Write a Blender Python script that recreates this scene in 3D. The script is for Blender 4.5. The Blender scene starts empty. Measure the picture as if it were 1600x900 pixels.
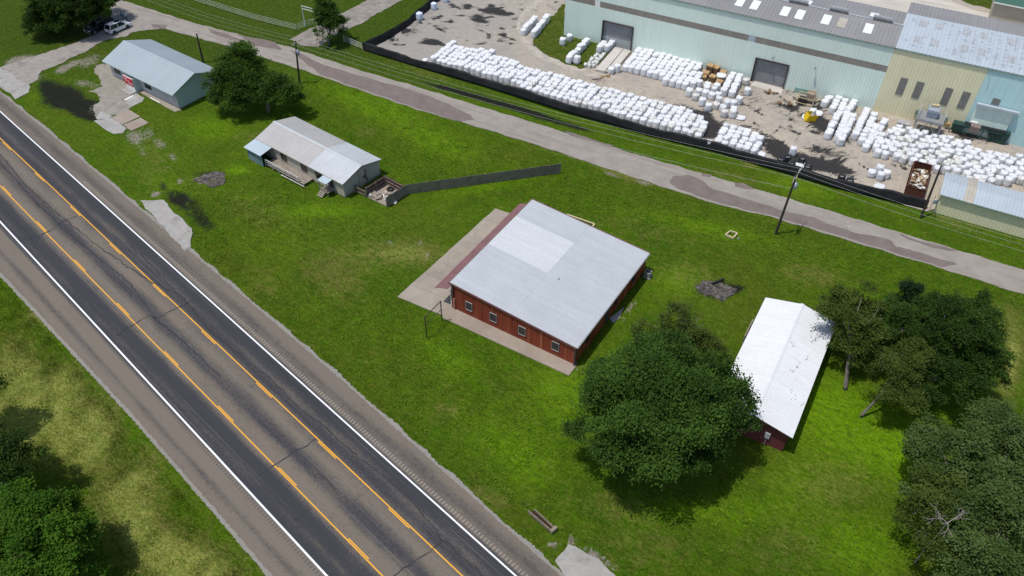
import bpy, bmesh, math, random
import numpy as np
from mathutils import Vector, Matrix, Euler
PI = math.pi
random.seed(7)
rng = np.random.default_rng(7)
SC = bpy.context.scene
COL = SC.collection

# ------------------------------------------------------------------ camera
CAMZ = 72.0
FPX, PITCH, ROLL = 1255.0, math.radians(43.97), math.radians(.77)
_cp, _sp = math.cos(PITCH), math.sin(PITCH)
FWD = Vector((0, _cp, -_sp)); _u = Vector((0, _sp, _cp)); _r = Vector((1, 0, 0))
RIGHT = math.cos(ROLL) * _r + math.sin(ROLL) * _u
UP = -math.sin(ROLL) * _r + math.cos(ROLL) * _u
cam = bpy.data.cameras.new('camera'); cam.lens = FPX / 1600 * 36; cam.sensor_width = 36
cam.clip_start = 1; cam.clip_end = 5000
camo = bpy.data.objects.new('camera', cam); COL.objects.link(camo)
m = Matrix((RIGHT, UP, -FWD)).transposed().to_4x4(); m.translation = (0, 0, CAMZ)
camo.matrix_world = m
SC.camera = camo

# ------------------------------------------------------------------ light
SUN_AZ, SUN_EL = math.radians(196), math.radians(72)      # direction towards the sun, from +X
w = bpy.data.worlds.new('World'); SC.world = w; w.use_nodes = True
nt = w.node_tree; bg = nt.nodes['Background']; sky = nt.nodes.new('ShaderNodeTexSky')
sky.sky_type = 'NISHITA'; sky.sun_disc = False; sky.sun_elevation = SUN_EL
sky.sun_rotation = math.radians(90) - SUN_AZ; sky.dust_density = 1.5
nt.links.new(sky.outputs[0], bg.inputs[0]); bg.inputs[1].default_value = .135
sd = bpy.data.lights.new('sun', 'SUN'); sd.energy = 3.55; sd.angle = math.radians(.5); sd.color = (1, .955, .89)
so = bpy.data.objects.new('sun', sd); COL.objects.link(so)
sv = Vector((math.cos(SUN_AZ) * math.cos(SUN_EL), math.sin(SUN_AZ) * math.cos(SUN_EL), math.sin(SUN_EL)))
so.rotation_euler = sv.to_track_quat('Z', 'Y').to_euler(); so.location = sv * 200
SC.view_settings.view_transform = 'Standard'; SC.view_settings.look = 'None'
SC.view_settings.exposure = 0; SC.view_settings.gamma = 1
SC.render.engine = 'CYCLES'

# ------------------------------------------------------------------ helpers
def G(px, py, z=0.0):
    """a surveyed point: ground position (at height z) of photograph point px, py"""
    r = RIGHT * (px - 800) + UP * (450 - py) + FWD * FPX
    t = (z - CAMZ) / r.z
    return Vector((r.x * t, r.y * t, z))
def tag(o, label=None, cat=None, group=None, kind=None):
    if label: o['label'] = label
    if cat: o['category'] = cat
    if group: o['group'] = group
    if kind: o['kind'] = kind
    return o
def thing(name, loc, az, label, cat, group=None):
    o = bpy.data.objects.new(name, None); COL.objects.link(o)
    o.location = loc; o.rotation_euler = (0, 0, az); o.empty_display_size = .3
    return tag(o, label, cat, group)
def copy_tree(o, parent=None):
    c = o.copy(); COL.objects.link(c)
    if parent: c.parent = parent
    for ch in list(o.children): copy_tree(ch, c)
    return c
class MB:
    def __init__(s): s.v = []; s.f = []; s.m = []; s.sm = False
    def add(s, vs, fs, mi=0):
        k = len(s.v); s.v += [tuple(p) for p in vs]; s.f += [tuple(i + k for i in f) for f in fs]; s.m += [mi] * len(fs)
        return s
    def box(s, c, d, rz=0, mi=0, rx=0, ry=0, taper=1):
        R = Euler((rx, ry, rz)).to_matrix(); c = Vector(c); vs = []
        for z in (-1, 1):
            t = taper if z > 0 else 1
            for x, y in ((-1, -1), (1, -1), (1, 1), (-1, 1)):
                vs.append(c + R @ Vector((x * d[0] / 2 * t, y * d[1] / 2 * t, z * d[2] / 2)))
        return s.add(vs, [(0, 3, 2, 1), (4, 5, 6, 7), (0, 1, 5, 4), (1, 2, 6, 5), (2, 3, 7, 6), (3, 0, 4, 7)], mi)
    def bar(s, a, b, w, h=None, mi=0):
        a = Vector(a); b = Vector(b); h = h or w; d = (b - a).normalized()
        x = d.cross(Vector((0, 0, 1)));
        if x.length < 1e-3: x = Vector((1, 0, 0))
        x.normalize(); y = d.cross(x).normalized()
        vs = [p + x * sx * w / 2 + y * sy * h / 2 for p in (a, b) for sx, sy in ((-1, -1), (1, -1), (1, 1), (-1, 1))]
        return s.add(vs, [(0, 3, 2, 1), (4, 5, 6, 7), (0, 1, 5, 4), (1, 2, 6, 5), (2, 3, 7, 6), (3, 0, 4, 7)], mi)
    def tube(s, pts, rs, n=8, mi=0, cap=True):
        pts = [Vector(p) for p in pts]
        if not hasattr(rs, '__len__'): rs = [rs] * len(pts)
        k0 = len(s.v); ring = []
        for i, p in enumerate(pts):
            d = (pts[min(i + 1, len(pts) - 1)] - pts[max(i - 1, 0)]).normalized()
            x = d.cross(Vector((.03, .02, 1)));
            if x.length < .05: x = d.cross(Vector((1, 0, 0)))
            x.normalize(); y = d.cross(x).normalized()
            ring.append([p + (x * math.cos(2 * PI * j / n) + y * math.sin(2 * PI * j / n)) * rs[i] for j in range(n)])
        vs = [q for r in ring for q in r]; fs = []
        for i in range(len(pts) - 1):
            for j in range(n):
                a = i * n + j; b = i * n + (j + 1) % n; fs.append((a, b, b + n, a + n))
        if cap: fs += [tuple(range(n - 1, -1, -1)), tuple(range((len(pts) - 1) * n, len(pts) * n))]
        return s.add(vs, fs, mi)
    def prism(s, poly, z0, z1, mi=0):
        n = len(poly); vs = [(p[0], p[1], z0) for p in poly] + [(p[0], p[1], z1) for p in poly]
        return s.add(vs, [tuple(range(n - 1, -1, -1)), tuple(range(n, 2 * n))] + [(i, (i + 1) % n, n + (i + 1) % n, n + i) for i in range(n)], mi)
    def build(s, name, mats, parent=None, smooth=False, bevel=0):
        me = bpy.data.meshes.new(name); me.from_pydata(s.v, [], s.f)
        if not isinstance(mats, (list, tuple)): mats = [mats]
        for q in mats: me.materials.append(q)
        if any(s.m): me.polygons.foreach_set('material_index', s.m)
        if smooth: me.polygons.foreach_set('use_smooth', [True] * len(me.polygons))
        me.update(); o = bpy.data.objects.new(name, me); COL.objects.link(o)
        if parent: o.parent = parent
        if bevel:
            b = o.modifiers.new('b', 'BEVEL'); b.width = bevel; b.segments = 2; b.limit_method = 'ANGLE'
        return o
def rib_sheet(mb, o, eu, ev, L, W, pitch=.3, depth=.035, mi=0, rib=.25, nrm=None, mis=None, back=.05):
    """profiled metal sheet: ribs run along ev (length W), repeated along eu (length L)"""
    o = Vector(o); eu = Vector(eu).normalized(); ev = Vector(ev).normalized()
    n = Vector(nrm).normalized() if nrm is not None else eu.cross(ev).normalized()
    prof = []; k = max(1, round(L / pitch)); p = L / k
    for i in range(k):
        a = i * p; r = rib * p; prof += [(a, 0), (a + p - 2 * r, 0), (a + p - 1.6 * r, depth), (a + p - .4 * r, depth)]
    prof.append((L, 0)); K = len(prof)
    vs = [o + eu * a + n * h for a, h in prof] + [o + eu * a + ev * W + n * h for a, h in prof]
    vs += [o - n * back, o + eu * L - n * back, o + eu * L + ev * W - n * back, o + ev * W - n * back]
    fs = [(i, i + 1, K + i + 1, K + i) for i in range(K - 1)]; mm = []
    flip = eu.cross(ev).dot(n) < 0
    for i in range(K - 1): mm.append(mis(prof[i][0]) if mis else mi)
    b = 2 * K; fs += [(b, b + 3, b + 2, b + 1), (b, 0, K, b + 3), (b + 1, b + 2, 2 * K - 1, K - 1)]
    fs += [tuple([b, b + 1] + list(range(K - 1, -1, -1))), tuple([b + 2, b + 3] + list(range(K, 2 * K)))]; mm += [mi] * 5
    if flip: fs = [tuple(reversed(f)) for f in fs]
    k0 = len(mb.v); mb.v += [tuple(q) for q in vs]; mb.f += [tuple(i + k0 for i in f) for f in fs]; mb.m += mm
    return mb

# ------------------------------------------------------------------ node shorthand
class T:
    def __init__(s, name):
        s.m = bpy.data.materials.new(name); s.m.use_nodes = True; s.t = s.m.node_tree
        s.b = s.t.nodes['Principled BSDF']; s.P = None
    def L(s, a, b): s.t.links.new(a, b)
    def N(s, k): return s.t.nodes.new('ShaderNode' + k)
    def pos(s):
        if not s.P: s.P = s.N('NewGeometry').outputs['Position']
        return s.P
    def obj(s): return s.N('TexCoord').outputs['Object']
    def inp(s, sock, v):
        if hasattr(v, 'is_linked') or isinstance(v, bpy.types.NodeSocket): s.L(v, sock)
        elif hasattr(v, '__len__') and len(v) == 3 and len(getattr(sock, 'default_value', (0,))) == 4: sock.default_value = (*v, 1)
        else: sock.default_value = v
    def mp(s, v, sc=(1, 1, 1), rz=0):
        r = s.N('Mapping'); s.L(v, r.inputs[0]); r.inputs['Rotation'].default_value = (0, 0, rz)
        q = s.N('Mapping'); s.L(r.outputs[0], q.inputs[0]); q.inputs['Scale'].default_value = sc; return q.outputs[0]
    def noise(s, v, sc, det=4, ro=.6, dist=0):
        n = s.N('TexNoise'); s.L(v, n.inputs['Vector']); n.inputs['Scale'].default_value = sc
        n.inputs['Detail'].default_value = det; n.inputs['Roughness'].default_value = ro; n.inputs['Distortion'].default_value = dist
        return n.outputs['Fac']
    def ramp(s, f, *st):
        r = s.N('ValToRGB'); s.L(f, r.inputs[0]); e = r.color_ramp.elements
        while len(e) < len(st): e.new(.5)
        for i, (p, c) in enumerate(st):
            e[i].position = p; e[i].color = (c, c, c, 1) if not hasattr(c, '__len__') else (*c, 1)
        return r.outputs[0]
    def mix(s, f, a, b, mode='MIX'):
        n = s.N('Mix'); n.data_type = 'RGBA'; n.blend_type = mode; n.clamp_factor = True
        s.inp(n.inputs[0], f); s.inp(n.inputs[6], a); s.inp(n.inputs[7], b); return n.outputs[2]
    def math(s, op, a, b=0.0, cl=False):
        n = s.N('Math'); n.operation = op; n.use_clamp = cl; s.inp(n.inputs[0], a); s.inp(n.inputs[1], b); return n.outputs[0]
    def sep(s, v):
        n = s.N('SeparateXYZ'); s.L(v, n.inputs[0]); return n.outputs
    def attr(s, name):
        n = s.N('Attribute'); n.attribute_name = name; return n
    def done(s, col, rough=.85, bump=None, bs=.4, bd=.05, metal=0, spec=.3):
        s.inp(s.b.inputs['Base Color'], col); s.inp(s.b.inputs['Roughness'], rough); s.b.inputs['Metallic'].default_value = metal
        s.b.inputs['Specular IOR Level'].default_value = spec
        if bump is not None:
            n = s.N('Bump'); n.inputs['Strength'].default_value = bs; n.inputs['Distance'].default_value = bd
            s.L(bump, n.inputs['Height']); s.L(n.outputs[0], s.b.inputs['Normal'])
        return s.m
def simple(name, c, rough=.8, var=.25, sc=1.5, metal=0, spec=.3, rnd=0, bs=.2):
    """weathered paint or similar: two noises darken and lighten the colour a little"""
    t = T(name); o = t.obj(); n1 = t.noise(o, sc, 5, .65); n2 = t.noise(o, sc * 9, 3)
    a = tuple(x * (1 - var) for x in c); b = tuple(min(1, x * (1 + var * .7)) for x in c)
    col = t.mix(t.ramp(n1, (.3, 0), (.7, 1)), a, b); col = t.mix(t.math('MULTIPLY', n2, .25), col, tuple(x * .6 for x in c))
    if rnd:
        r = t.N('ObjectInfo').outputs['Random']; col = t.mix(t.math('MULTIPLY', r, rnd), col, tuple(x * .55 for x in c))
    return t.done(col, rough, n2, bs, .02, metal, spec)
MAT = {}
def S(name, *a, **k):
    if name not in MAT: MAT[name] = simple(name, *a, **k)
    return MAT[name]

# ------------------------------------------------------------------ ground cover fields (world-fixed patches of real colour)
# px, py, radius x, radius y, turn (deg), amount ; channel: 0 dry/yellow 1 lush 2 dark wet soil 3 bare gravel
PATCH = [
 [ # dry
 (520,430,60,35,30,.55),(640,395,60,22,0,.8),(560,400,50,30,0,.35),(410,440,30,25,0,.4),(400,330,60,25,20,.3),(240,250,25,45,10,.35),
 (1080,430,70,25,10,.35),(1270,430,60,18,10,.55),(1580,560,22,75,10,.95),(1560,490,30,20,0,.5),(960,790,60,22,10,.45),(1010,850,80,40,0,.35),(1300,760,80,45,0,.4),(1230,850,60,40,0,.35),
 (980,275,45,8,15,.7),(420,215,60,12,0,.4),(700,640,25,14,0,.5),(760,770,45,25,30,.45),(1010,360,90,20,15,.3),(570,205,20,12,0,.4),
 (20,580,60,60,20,.9),(130,700,50,50,20,1.0),(200,790,60,60,20,1.05),(260,870,70,50,0,.95),(60,490,24,20,30,.7),(90,640,60,50,0,.85),(330,890,60,40,0,.7),(170,650,30,50,0,.55),(110,590,30,30,0,.6),(230,730,30,40,0,.5),(20,900,90,60,0,.8),(0,680,80,60,0,.8),
 (360,160,30,15,0,.3),(140,85,40,15,0,.2),(1400,290,80,12,15,.2),(1150,275,60,8,12,.4),(900,245,80,6,15,.3),(1500,720,30,20,0,.3),(1180,255,20,6,0,.6),(660,110,60,6,15,.35),(1500,345,50,12,14,.4)],
 [ # lush
 (600,165,80,28,25,.6),(520,140,60,15,25,.6),(690,225,70,20,20,.5),(1290,640,70,60,0,1),(1400,700,90,50,0,1),(1250,770,60,60,0,.5),(1470,730,60,60,0,.6),(1350,850,70,50,0,.7),(760,290,80,10,-10,.5),
 (880,620,60,60,20,.6),(700,560,60,25,30,.5),(800,700,80,40,30,.55),(330,200,50,20,0,.4),(500,330,70,12,0,.5),(450,380,80,30,0,.2),(370,265,18,8,0,.8),(1040,800,60,20,0,.4),(1150,800,60,30,0,.5),(980,560,40,20,0,.5),
 (1060,440,40,20,0,.5),(1250,290,60,14,14,.5),(930,180,80,10,14,.2),(1100,355,120,12,12,.5),(260,290,40,15,30,.3),(60,150,20,10,0,.3)],
 [ # dark wet
 (95,150,34,20,-5,1.2),(125,166,34,15,25,1.15),(72,132,16,12,0,.8),(150,160,22,8,-10,.5),(140,182,14,6,20,.8),(275,308,20,12,20,.9),(300,326,32,18,38,.7),(322,348,18,12,40,.5),(255,290,9,7,0,.7),
 (705,138,52,5,15,1.1),(775,158,60,5.5,16,1.25),(845,180,55,6,18,1.15),(905,198,28,4,16,.8),(1120,258,10,3,14,.5),(20,265,10,6,0,.2),(120,176,10,6,30,.7),(330,283,30,4,0,.8),(322,271,26,5,-4,.7),
 (1120,452,36,15,0,.95),(1150,450,18,6,0,.6),(820,782,18,12,40,.55),(845,803,10,8,40,.4),(500,410,80,60,30,.2),(505,345,25,16,0,.3),(330,45,14,3,8,.35),(790,130,60,3,14,.4),(1350,300,50,4,12,.3),(1058,816,6,4,0,.7),(1330,702,4,2,0,.7)],
 [ # bare / gravel patches
 (97,108,14,7,-20,.9),(115,98,12,5,-20,.8),(40,93,25,8,-15,.8),(210,215,18,12,30,.8),(232,207,14,10,30,.6),(250,225,12,8,30,.7),(222,238,9,9,20,.5),(270,245,8,6,30,.8),(280,283,6,5,0,.9),(243,303,9,5,-10,1.0),(262,262,8,5,0,.4),
 (325,280,24,7,0,1.1),(1118,453,28,10,5,.9),(955,272,18,4,20,.75),(1005,285,16,4,15,.8),(865,850,10,6,20,1),(893,845,6,12,10,1.1),(925,865,18,7,35,1.0),(950,880,20,6,35,.8),(150,135,26,9,20,.5),(125,130,14,7,0,.5),(170,110,16,8,10,.4),(60,120,12,10,0,.5),(145,170,12,12,30,.45),(655,380,9,5,0,.7),(610,378,14,5,0,.5),(668,398,6,5,0,.7),
 (1165,250,16,3,10,.5),(645,160,8,3,0,.5),(470,75,20,4,10,.3),(905,575,10,3,-25,.7),(985,480,14,4,-50,.9),(975,500,6,4,0,.7),(140,95,22,10,-25,.7),(20,98,18,10,-20,.8)]]
_blobs = []
for ch, lst in enumerate(PATCH):
    for (x, y, rx, ry, rot, amt) in lst:
        c = G(x, y); a = math.radians(rot); k = .75
        e1 = G(x + rx * math.cos(a) * .1, y + rx * math.sin(a) * .1) - c; e2 = G(x - ry * math.sin(a) * .1, y + ry * math.cos(a) * .1) - c
        A = np.array([[e1.x, e2.x], [e1.y, e2.y]]) * 10 * k
        _blobs.append((ch, c.x, c.y, np.linalg.inv(A), amt))
def fields(x, y):
    out = np.zeros((len(x), 4))
    for ch, cx, cy, I, amt in _blobs:
        dx = x - cx; dy = y - cy; u = I[0, 0] * dx + I[0, 1] * dy; v = I[1, 0] * dx + I[1, 1] * dy
        out[:, ch] += amt * np.exp(-.5 * (u * u + v * v) ** 1.3)
    return np.clip(out, 0, 1.3)

# highway frame: s runs down the road towards the right, o is the offset across it
HD = np.array([.7349, -.6782]); HN = np.array([.6782, .7349])
def hw(s, o, z=0.0): return (HD[0] * s + HN[0] * o, HD[1] * s + HN[1] * o, z)
LINES = {'wR': (26.60, -.0020), 'wL': (14.14, -.0079), 'yR': (23.07, -.0042), 'yL': (17.87, -.0048)}
def lo(k, s): return LINES[k][0] + LINES[k][1] * s
def eR(s): return float(np.interp(s, [-260, -147, -124, -100, -72, -55, -36, -23, 40], [29.6, 29.6, 30.0, 30.15, 30.4, 30.45, 30.1, 29.85, 29.8]))
def eL(s): return float(np.interp(s, [-260, -100, -67, -50, -40, 40], [10.4, 10.5, 10.95, 10.8, 10.65, 10.6]))

# ditch lines (world polylines) with depth and half width
DITCH = [([G(x, y) for x, y in ((330, 345), (420, 440), (520, 545), (640, 650), (740, 735), (815, 785), (850, 815))], .45, 1.6),
         ([G(x, y) for x, y in ((600, 108), (700, 128), (800, 156), (900, 183), (1000, 215), (1150, 258), (1300, 303), (1500, 360), (1640, 400))], .4, 1.5)]
def ground_z(x, y):
    z = -.03 - .05 * (.5 + .5 * np.sin(x * .9 + 1.3 * np.sin(y * .7)) * np.sin(y * 1.1 + np.sin(x * .5)))
    for pts, dep, hwid in DITCH:
        d = np.full(x.shape, 1e9)
        for a, b in zip(pts[:-1], pts[1:]):
            ab = np.array([b.x - a.x, b.y - a.y]); L2 = ab @ ab
            t = np.clip(((x - a.x) * ab[0] + (y - a.y) * ab[1]) / L2, 0, 1)
            d = np.minimum(d, np.hypot(x - a.x - t * ab[0], y - a.y - t * ab[1]))
        z = z - dep * np.exp(-.5 * (d / hwid) ** 2)
    return z

def grass_colour(t, tips=False):
    P = t.pos()
    n0 = t.noise(P, .045, 3, .55); n1 = t.noise(P, .17, 4, .6, .6); n2 = t.noise(P, .8, 5, .7, .4); n3 = t.noise(P, 3.2, 5, .7)
    st = t.mp(P, (.5, 1.6, 1), math.radians(35)); n4 = t.noise(st, 1.6, 5, .75, .8); n5 = t.noise(P, 1.7, 6, .8, 1.2)
    A = t.attr('fields'); R = t.N('SeparateColor'); t.L(A.outputs['Color'], R.inputs[0]); dry, lush, wet = R.outputs; bare = A.outputs['Alpha']
    yy = t.sep(P)[1]; past = t.ramp(t.math('DIVIDE', yy, 200), (.58, 0), (.68, 1))  # past: mask by distance for cloud and haze shade painted into the far grass
    col = t.mix(t.ramp(n1, (.38, 0), (.62, 1)), (.050, .136, .003), (.086, .184, .003))
    col = t.mix(t.math('MULTIPLY', t.ramp(n0, (.46, 0), (.62, 1)), .6), col, (.115, .145, .012))
    mot = t.ramp(n2, (.38, 0), (.62, 1))
    col = t.mix(t.math('MULTIPLY', mot, .6), col, t.mix(lush, (.072, .100, .006), (.17, .27, .004)))
    col = t.mix(t.math('MULTIPLY', lush, .85), col, (.170, .360, .002))
    col = t.mix(t.math('MULTIPLY', past, .78), col, (.034, .060, .008))  # far field dulled: its cloud and haze shade is put into the colour
    col = t.mix(t.math('MULTIPLY', t.ramp(n4, (.40, 1), (.54, 0)), .5), col, (.028, .072, .003))
    col = t.mix(t.math('MULTIPLY', t.ramp(n5, (.38, 1), (.50, 0)), .5), col, (.024, .066, .004))
    col = t.mix(t.math('MULTIPLY', t.ramp(n5, (.52, 0), (.66, 1)), .42), col, (.16, .21, .022))
    col = t.mix(t.math('MULTIPLY', t.ramp(n3, (.50, 0), (.68, 1)), .4), col, (.145, .22, .022))
    sp = t.noise(P, 6.5, 4, .9); sq = t.noise(P, 4.2, 5, .9)
    dm = t.ramp(t.math('ADD', t.math('MULTIPLY', dry, 1.0), t.math('MULTIPLY', t.math('SUBTRACT', t.mix(.6, n2, n4), .5), 3.0)), (.10, 0), (.95, 1))
    dc = t.mix(t.ramp(n5, (.4, 0), (.62, 1)), (.150, .150, .028), (.30, .26, .09)); dc = t.mix(t.ramp(dry, (.62, 0), (.95, 1)), dc, t.mix(t.ramp(n5, (.36, 0), (.58, 1)), (.19, .27, .035), (.40, .39, .11)))
    col = t.mix(t.math('MULTIPLY', dm, .78), col, dc)
    th = t.ramp(t.noise(P, .55, 6, .75), (.60, 0), (.72, 1)); col = t.mix(t.math('MULTIPLY', th, .45), col, (.155, .14, .045))
    col = t.mix(t.math('MULTIPLY', t.ramp(sp, (.38, 1), (.50, 0)), .7), col, t.mix(.65, col, (.004, .012, .001)))
    col = t.mix(t.math('MULTIPLY', t.ramp(sq, (.53, 0), (.66, 1)), .42), col, (.26, .28, .07))
    wm = t.ramp(t.math('ADD', wet, t.math('MULTIPLY', t.math('SUBTRACT', t.mix(.5, n2, n5), .5), 1.9)), (.25, 0), (.85, 1))
    col = t.mix(t.math('MULTIPLY', wm, .93), col, t.mix(t.ramp(n3, (.4, 0), (.6, 1)), (.010, .010, .012), (.024, .022, .022)))
    bm = t.ramp(t.math('ADD', bare, t.math('MULTIPLY', t.math('SUBTRACT', t.mix(.5, n3, n5), .5), 3.2)), (.40, 0), (.75, 1))
    col = t.mix(t.math('MULTIPLY', bm, .9), col, t.mix(t.ramp(n3, (.35, 0), (.65, 1)), (.17, .145, .11), (.36, .33, .27)))
    fl = t.ramp(t.noise(P, 4.5, 2, .5), (.74, 0), (.77, 1)); fm = t.ramp(n0, (.53, 0), (.56, 1))
    col = t.mix(t.math('MULTIPLY', t.math('MULTIPLY', fl, fm), .8), col, (.5, .5, .35))
    return col, t.math('ADD', t.math('MULTIPLY', n3, .6), t.math('ADD', n4, n5)), n3
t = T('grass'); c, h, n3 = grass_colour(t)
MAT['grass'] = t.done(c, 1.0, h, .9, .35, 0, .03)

xs = np.concatenate([np.linspace(-2200, -140, 24)[:-1], np.arange(-140, -60, .8), np.arange(-60, 60, .5), np.arange(60, 130, .8), np.linspace(130, 2200, 24)])
ys = np.concatenate([np.linspace(-900, 18, 14)[:-1], np.arange(18, 110, .5), np.arange(110, 185, .8), np.linspace(185, 3000, 26)])
X, Y = np.meshgrid(xs, ys); Z = ground_z(X, Y); nx, ny = len(xs), len(ys)
def np_mesh(name, V, F, mats, fld=None, parent=None, k=4):
    me = bpy.data.meshes.new(name); me.vertices.add(len(V)); me.vertices.foreach_set('co', np.ascontiguousarray(V, dtype=np.float32).ravel())
    me.loops.add(F.size); me.loops.foreach_set('vertex_index', np.ascontiguousarray(F, dtype=np.int32).ravel())
    me.polygons.add(len(F)); me.polygons.foreach_set('loop_start', np.arange(len(F), dtype=np.int32) * k)
    me.polygons.foreach_set('loop_total', np.full(len(F), k, dtype=np.int32))
    for q in mats: me.materials.append(q)
    me.update(calc_edges=True)
    if fld is not None:
        a = me.attributes.new('fields', 'FLOAT_COLOR', 'POINT'); a.data.foreach_set('color', np.ascontiguousarray(fld, dtype=np.float32).ravel())
    o = bpy.data.objects.new(name, me); COL.objects.link(o)
    if parent: o.parent = parent
    return o
I = np.arange(nx * ny).reshape(ny, nx)
F = np.stack([I[:-1, :-1], I[:-1, 1:], I[1:, 1:], I[1:, :-1]], -1).reshape(-1, 4)
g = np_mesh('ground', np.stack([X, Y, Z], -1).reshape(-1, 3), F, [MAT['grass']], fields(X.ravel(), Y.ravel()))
g.data.polygons.foreach_set('use_smooth', [True] * len(g.data.polygons)); tag(g, kind='structure')

def ragged(pts, step=.6, amp=.25, seed=0):
    """a closed outline with broken, irregular edges"""
    r = random.Random(seed); out = []
    pts = [Vector((p[0], p[1])) for p in pts]
    for a, b in zip(pts, pts[1:] + pts[:1]):
        n = max(1, int((b - a).length / step)); d = (b - a).normalized(); q = Vector((-d.y, d.x))
        for i in range(n):
            p = a + (b - a) * i / n; k = math.sin(p.x * 2.9 + p.y * 1.7) * .25 + math.sin(p.x * .6 - p.y * 1.3 + math.sin(p.y * .4)) * .6 + math.sin(p.x * .23 + p.y * .31) * .5
            out.append(p + q * amp * (k + r.uniform(-.4, .4)))
    return out
def sheet(name, pts, z, mat, kind='structure', thick=.10, rag=None, parent=None, seed=0):
    """flat slab of any outline: fan-filled top and a skirt going into the soil"""
    p = [Vector((q[0], q[1])) for q in pts]
    if rag: p = ragged(p, rag[0], rag[1], seed)
    bm = bmesh.new(); top = [bm.verts.new((q.x, q.y, z)) for q in p]
    es = [bm.edges.new((top[i], top[(i + 1) % len(top)])) for i in range(len(top))]
    bmesh.ops.triangle_fill(bm, use_beauty=True, edges=es)
    for f in bm.faces:
        f.normal_update()
        if f.normal.z < 0: f.normal_flip()
    bot = [bm.verts.new((q.x, q.y, z - thick)) for q in p]
    for i in range(len(top)):
        j = (i + 1) % len(top)
        try: bm.faces.new((top[i], bot[i], bot[j], top[j]))
        except ValueError: pass
    me = bpy.data.meshes.new(name); bm.to_mesh(me); bm.free(); me.materials.append(mat)
    o = bpy.data.objects.new(name, me); COL.objects.link(o)
    if parent: o.parent = parent
    if kind: o['kind'] = kind
    return o
PX = lambda *a: [G(x, y) for x, y in a]

# ------------------------------------------------------------------ road surfaces
t = T('highway_asphalt'); P = t.pos()
def dotc(t, P, v, k=1.0):
    n = t.N('VectorMath'); n.operation = 'DOT_PRODUCT'; t.L(P, n.inputs[0]); n.inputs[1].default_value = (v[0] * k, v[1] * k, 0); return n.outputs['Value']
o_ = dotc(t, P, HN); s_ = dotc(t, P, HD)
cmb = t.N('CombineXYZ'); t.L(s_, cmb.inputs[0]); t.L(o_, cmb.inputs[1]); Q = cmb.outputs[0]
lon = t.noise(t.mp(Q, (.05, 1.3, 1)), 1.0, 6, .75); lo2 = t.noise(t.mp(Q, (.12, .5, 1)), 1.0, 4, .6); fine = t.noise(P, 14, 3, .75); mid = t.noise(P, 2.2, 6, .75)
oo = t.math('ADD', t.math('DIVIDE', t.math('SUBTRACT', o_, 10.0), 21.0), t.math('MULTIPLY', t.math('SUBTRACT', lon, .5), .035))
def rp(o): return (o - 10.0) / 21.0
br, dk = 1.0, 0.0
tr = t.ramp(oo, *[(rp(a), b) for a, b in ((10.6, .8), (11.7, .95), (12.4, .5), (13.0, .95), (14.2, .9), (14.6, .05), (15.7, .28), (16.4, .02), (17.3, .12), (18.1, .8), (19.2, .85), (20.3, .30), (20.9, .28), (22.0, .85), (23.2, .6), (24.0, .12), (24.9, .42), (25.8, .05), (26.7, .1), (27.1, .75), (28.3, .5), (29.4, .85))])
tf = t.math('ADD', tr, t.math('MULTIPLY', t.math('SUBTRACT', lo2, .5), .7)); tf = t.math('ADD', tf, t.math('MULTIPLY', t.math('SUBTRACT', mid, .5), .55), True)
tf = t.ramp(t.math('ADD', tf, t.math('MULTIPLY', t.math('SUBTRACT', fine, .5), 1.6)), (.22, 0), (.82, 1))
c = t.mix(tf, (.034, .035, .041), (.152, .128, .102))
c = t.mix(t.ramp(t.noise(t.mp(Q, (.02, 3.5, 1)), 1, 4, .7), (.58, 0), (.7, .35)), c, (.19, .18, .165))
c = t.mix(t.ramp(t.noise(P, .35, 5, .7), (.6, 0), (.72, .3)), c, (.025, .026, .03))
MAT['asphalt'] = t.done(c, .88, fine, .5, .01, 0, .3)
def strip(name, fa, fb, s0, s1, z, mat, step=3.0, kind='structure', rag=0, seed=0, parent=None):
    mb = MB(); n = max(1, int(math.ceil((s1 - s0) / step))); r = random.Random(seed); vs = []
    for i in range(n + 1):
        s = s0 + (s1 - s0) * i / n
        vs += [hw(s, fa(s) + r.uniform(-rag, rag), z), hw(s, fb(s) + r.uniform(-rag, rag), z)]
    mb.add(vs, [(2 * i, 2 * i + 2, 2 * i + 3, 2 * i + 1) for i in range(n)])
    o = mb.build(name, mat, parent)
    if kind: o['kind'] = kind
    return o
strip('highway', lambda s: eL(s) + .28, lambda s: eR(s) - .28, -420, 60, .030, MAT['asphalt'], .3, rag=.07)
t = T('gravel_shoulder'); P = t.pos(); n = t.noise(P, 6, 5, .8); n2 = t.noise(P, .9, 4)
MAT['shoulder'] = t.done(t.mix(t.ramp(n, (.3, 0), (.7, 1)), (.15, .14, .125), t.mix(n2, (.37, .35, .31), (.20, .19, .17))), .95, n, .6, .03)
strip('highway_shoulder', lambda s: eR(s) - .5, lambda s: eR(s) + .12 + .12 * math.sin(s * .9 + 2 * math.sin(s * .31)), -420, 60, .020, MAT['shoulder'], .2, rag=.08, seed=1)
strip('highway_shoulder', lambda s: eL(s) - .1, lambda s: eL(s) + .5, -420, 60, .020, MAT['shoulder'], .2, rag=.07, seed=2)
def paintmat(name, c, wear):
    t = T(name); P = t.pos(); n = t.noise(P, 7, 4, .75)
    return t.done(t.mix(t.ramp(n, (wear, 0), (wear + .12, 1)), (.14, .13, .12), c), .7, None)
MAT['white_line'] = paintmat('white_road_paint', (.74, .75, .77), .24); MAT['yellow_line'] = paintmat('yellow_road_paint', (.72, .345, .022), .24)
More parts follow.
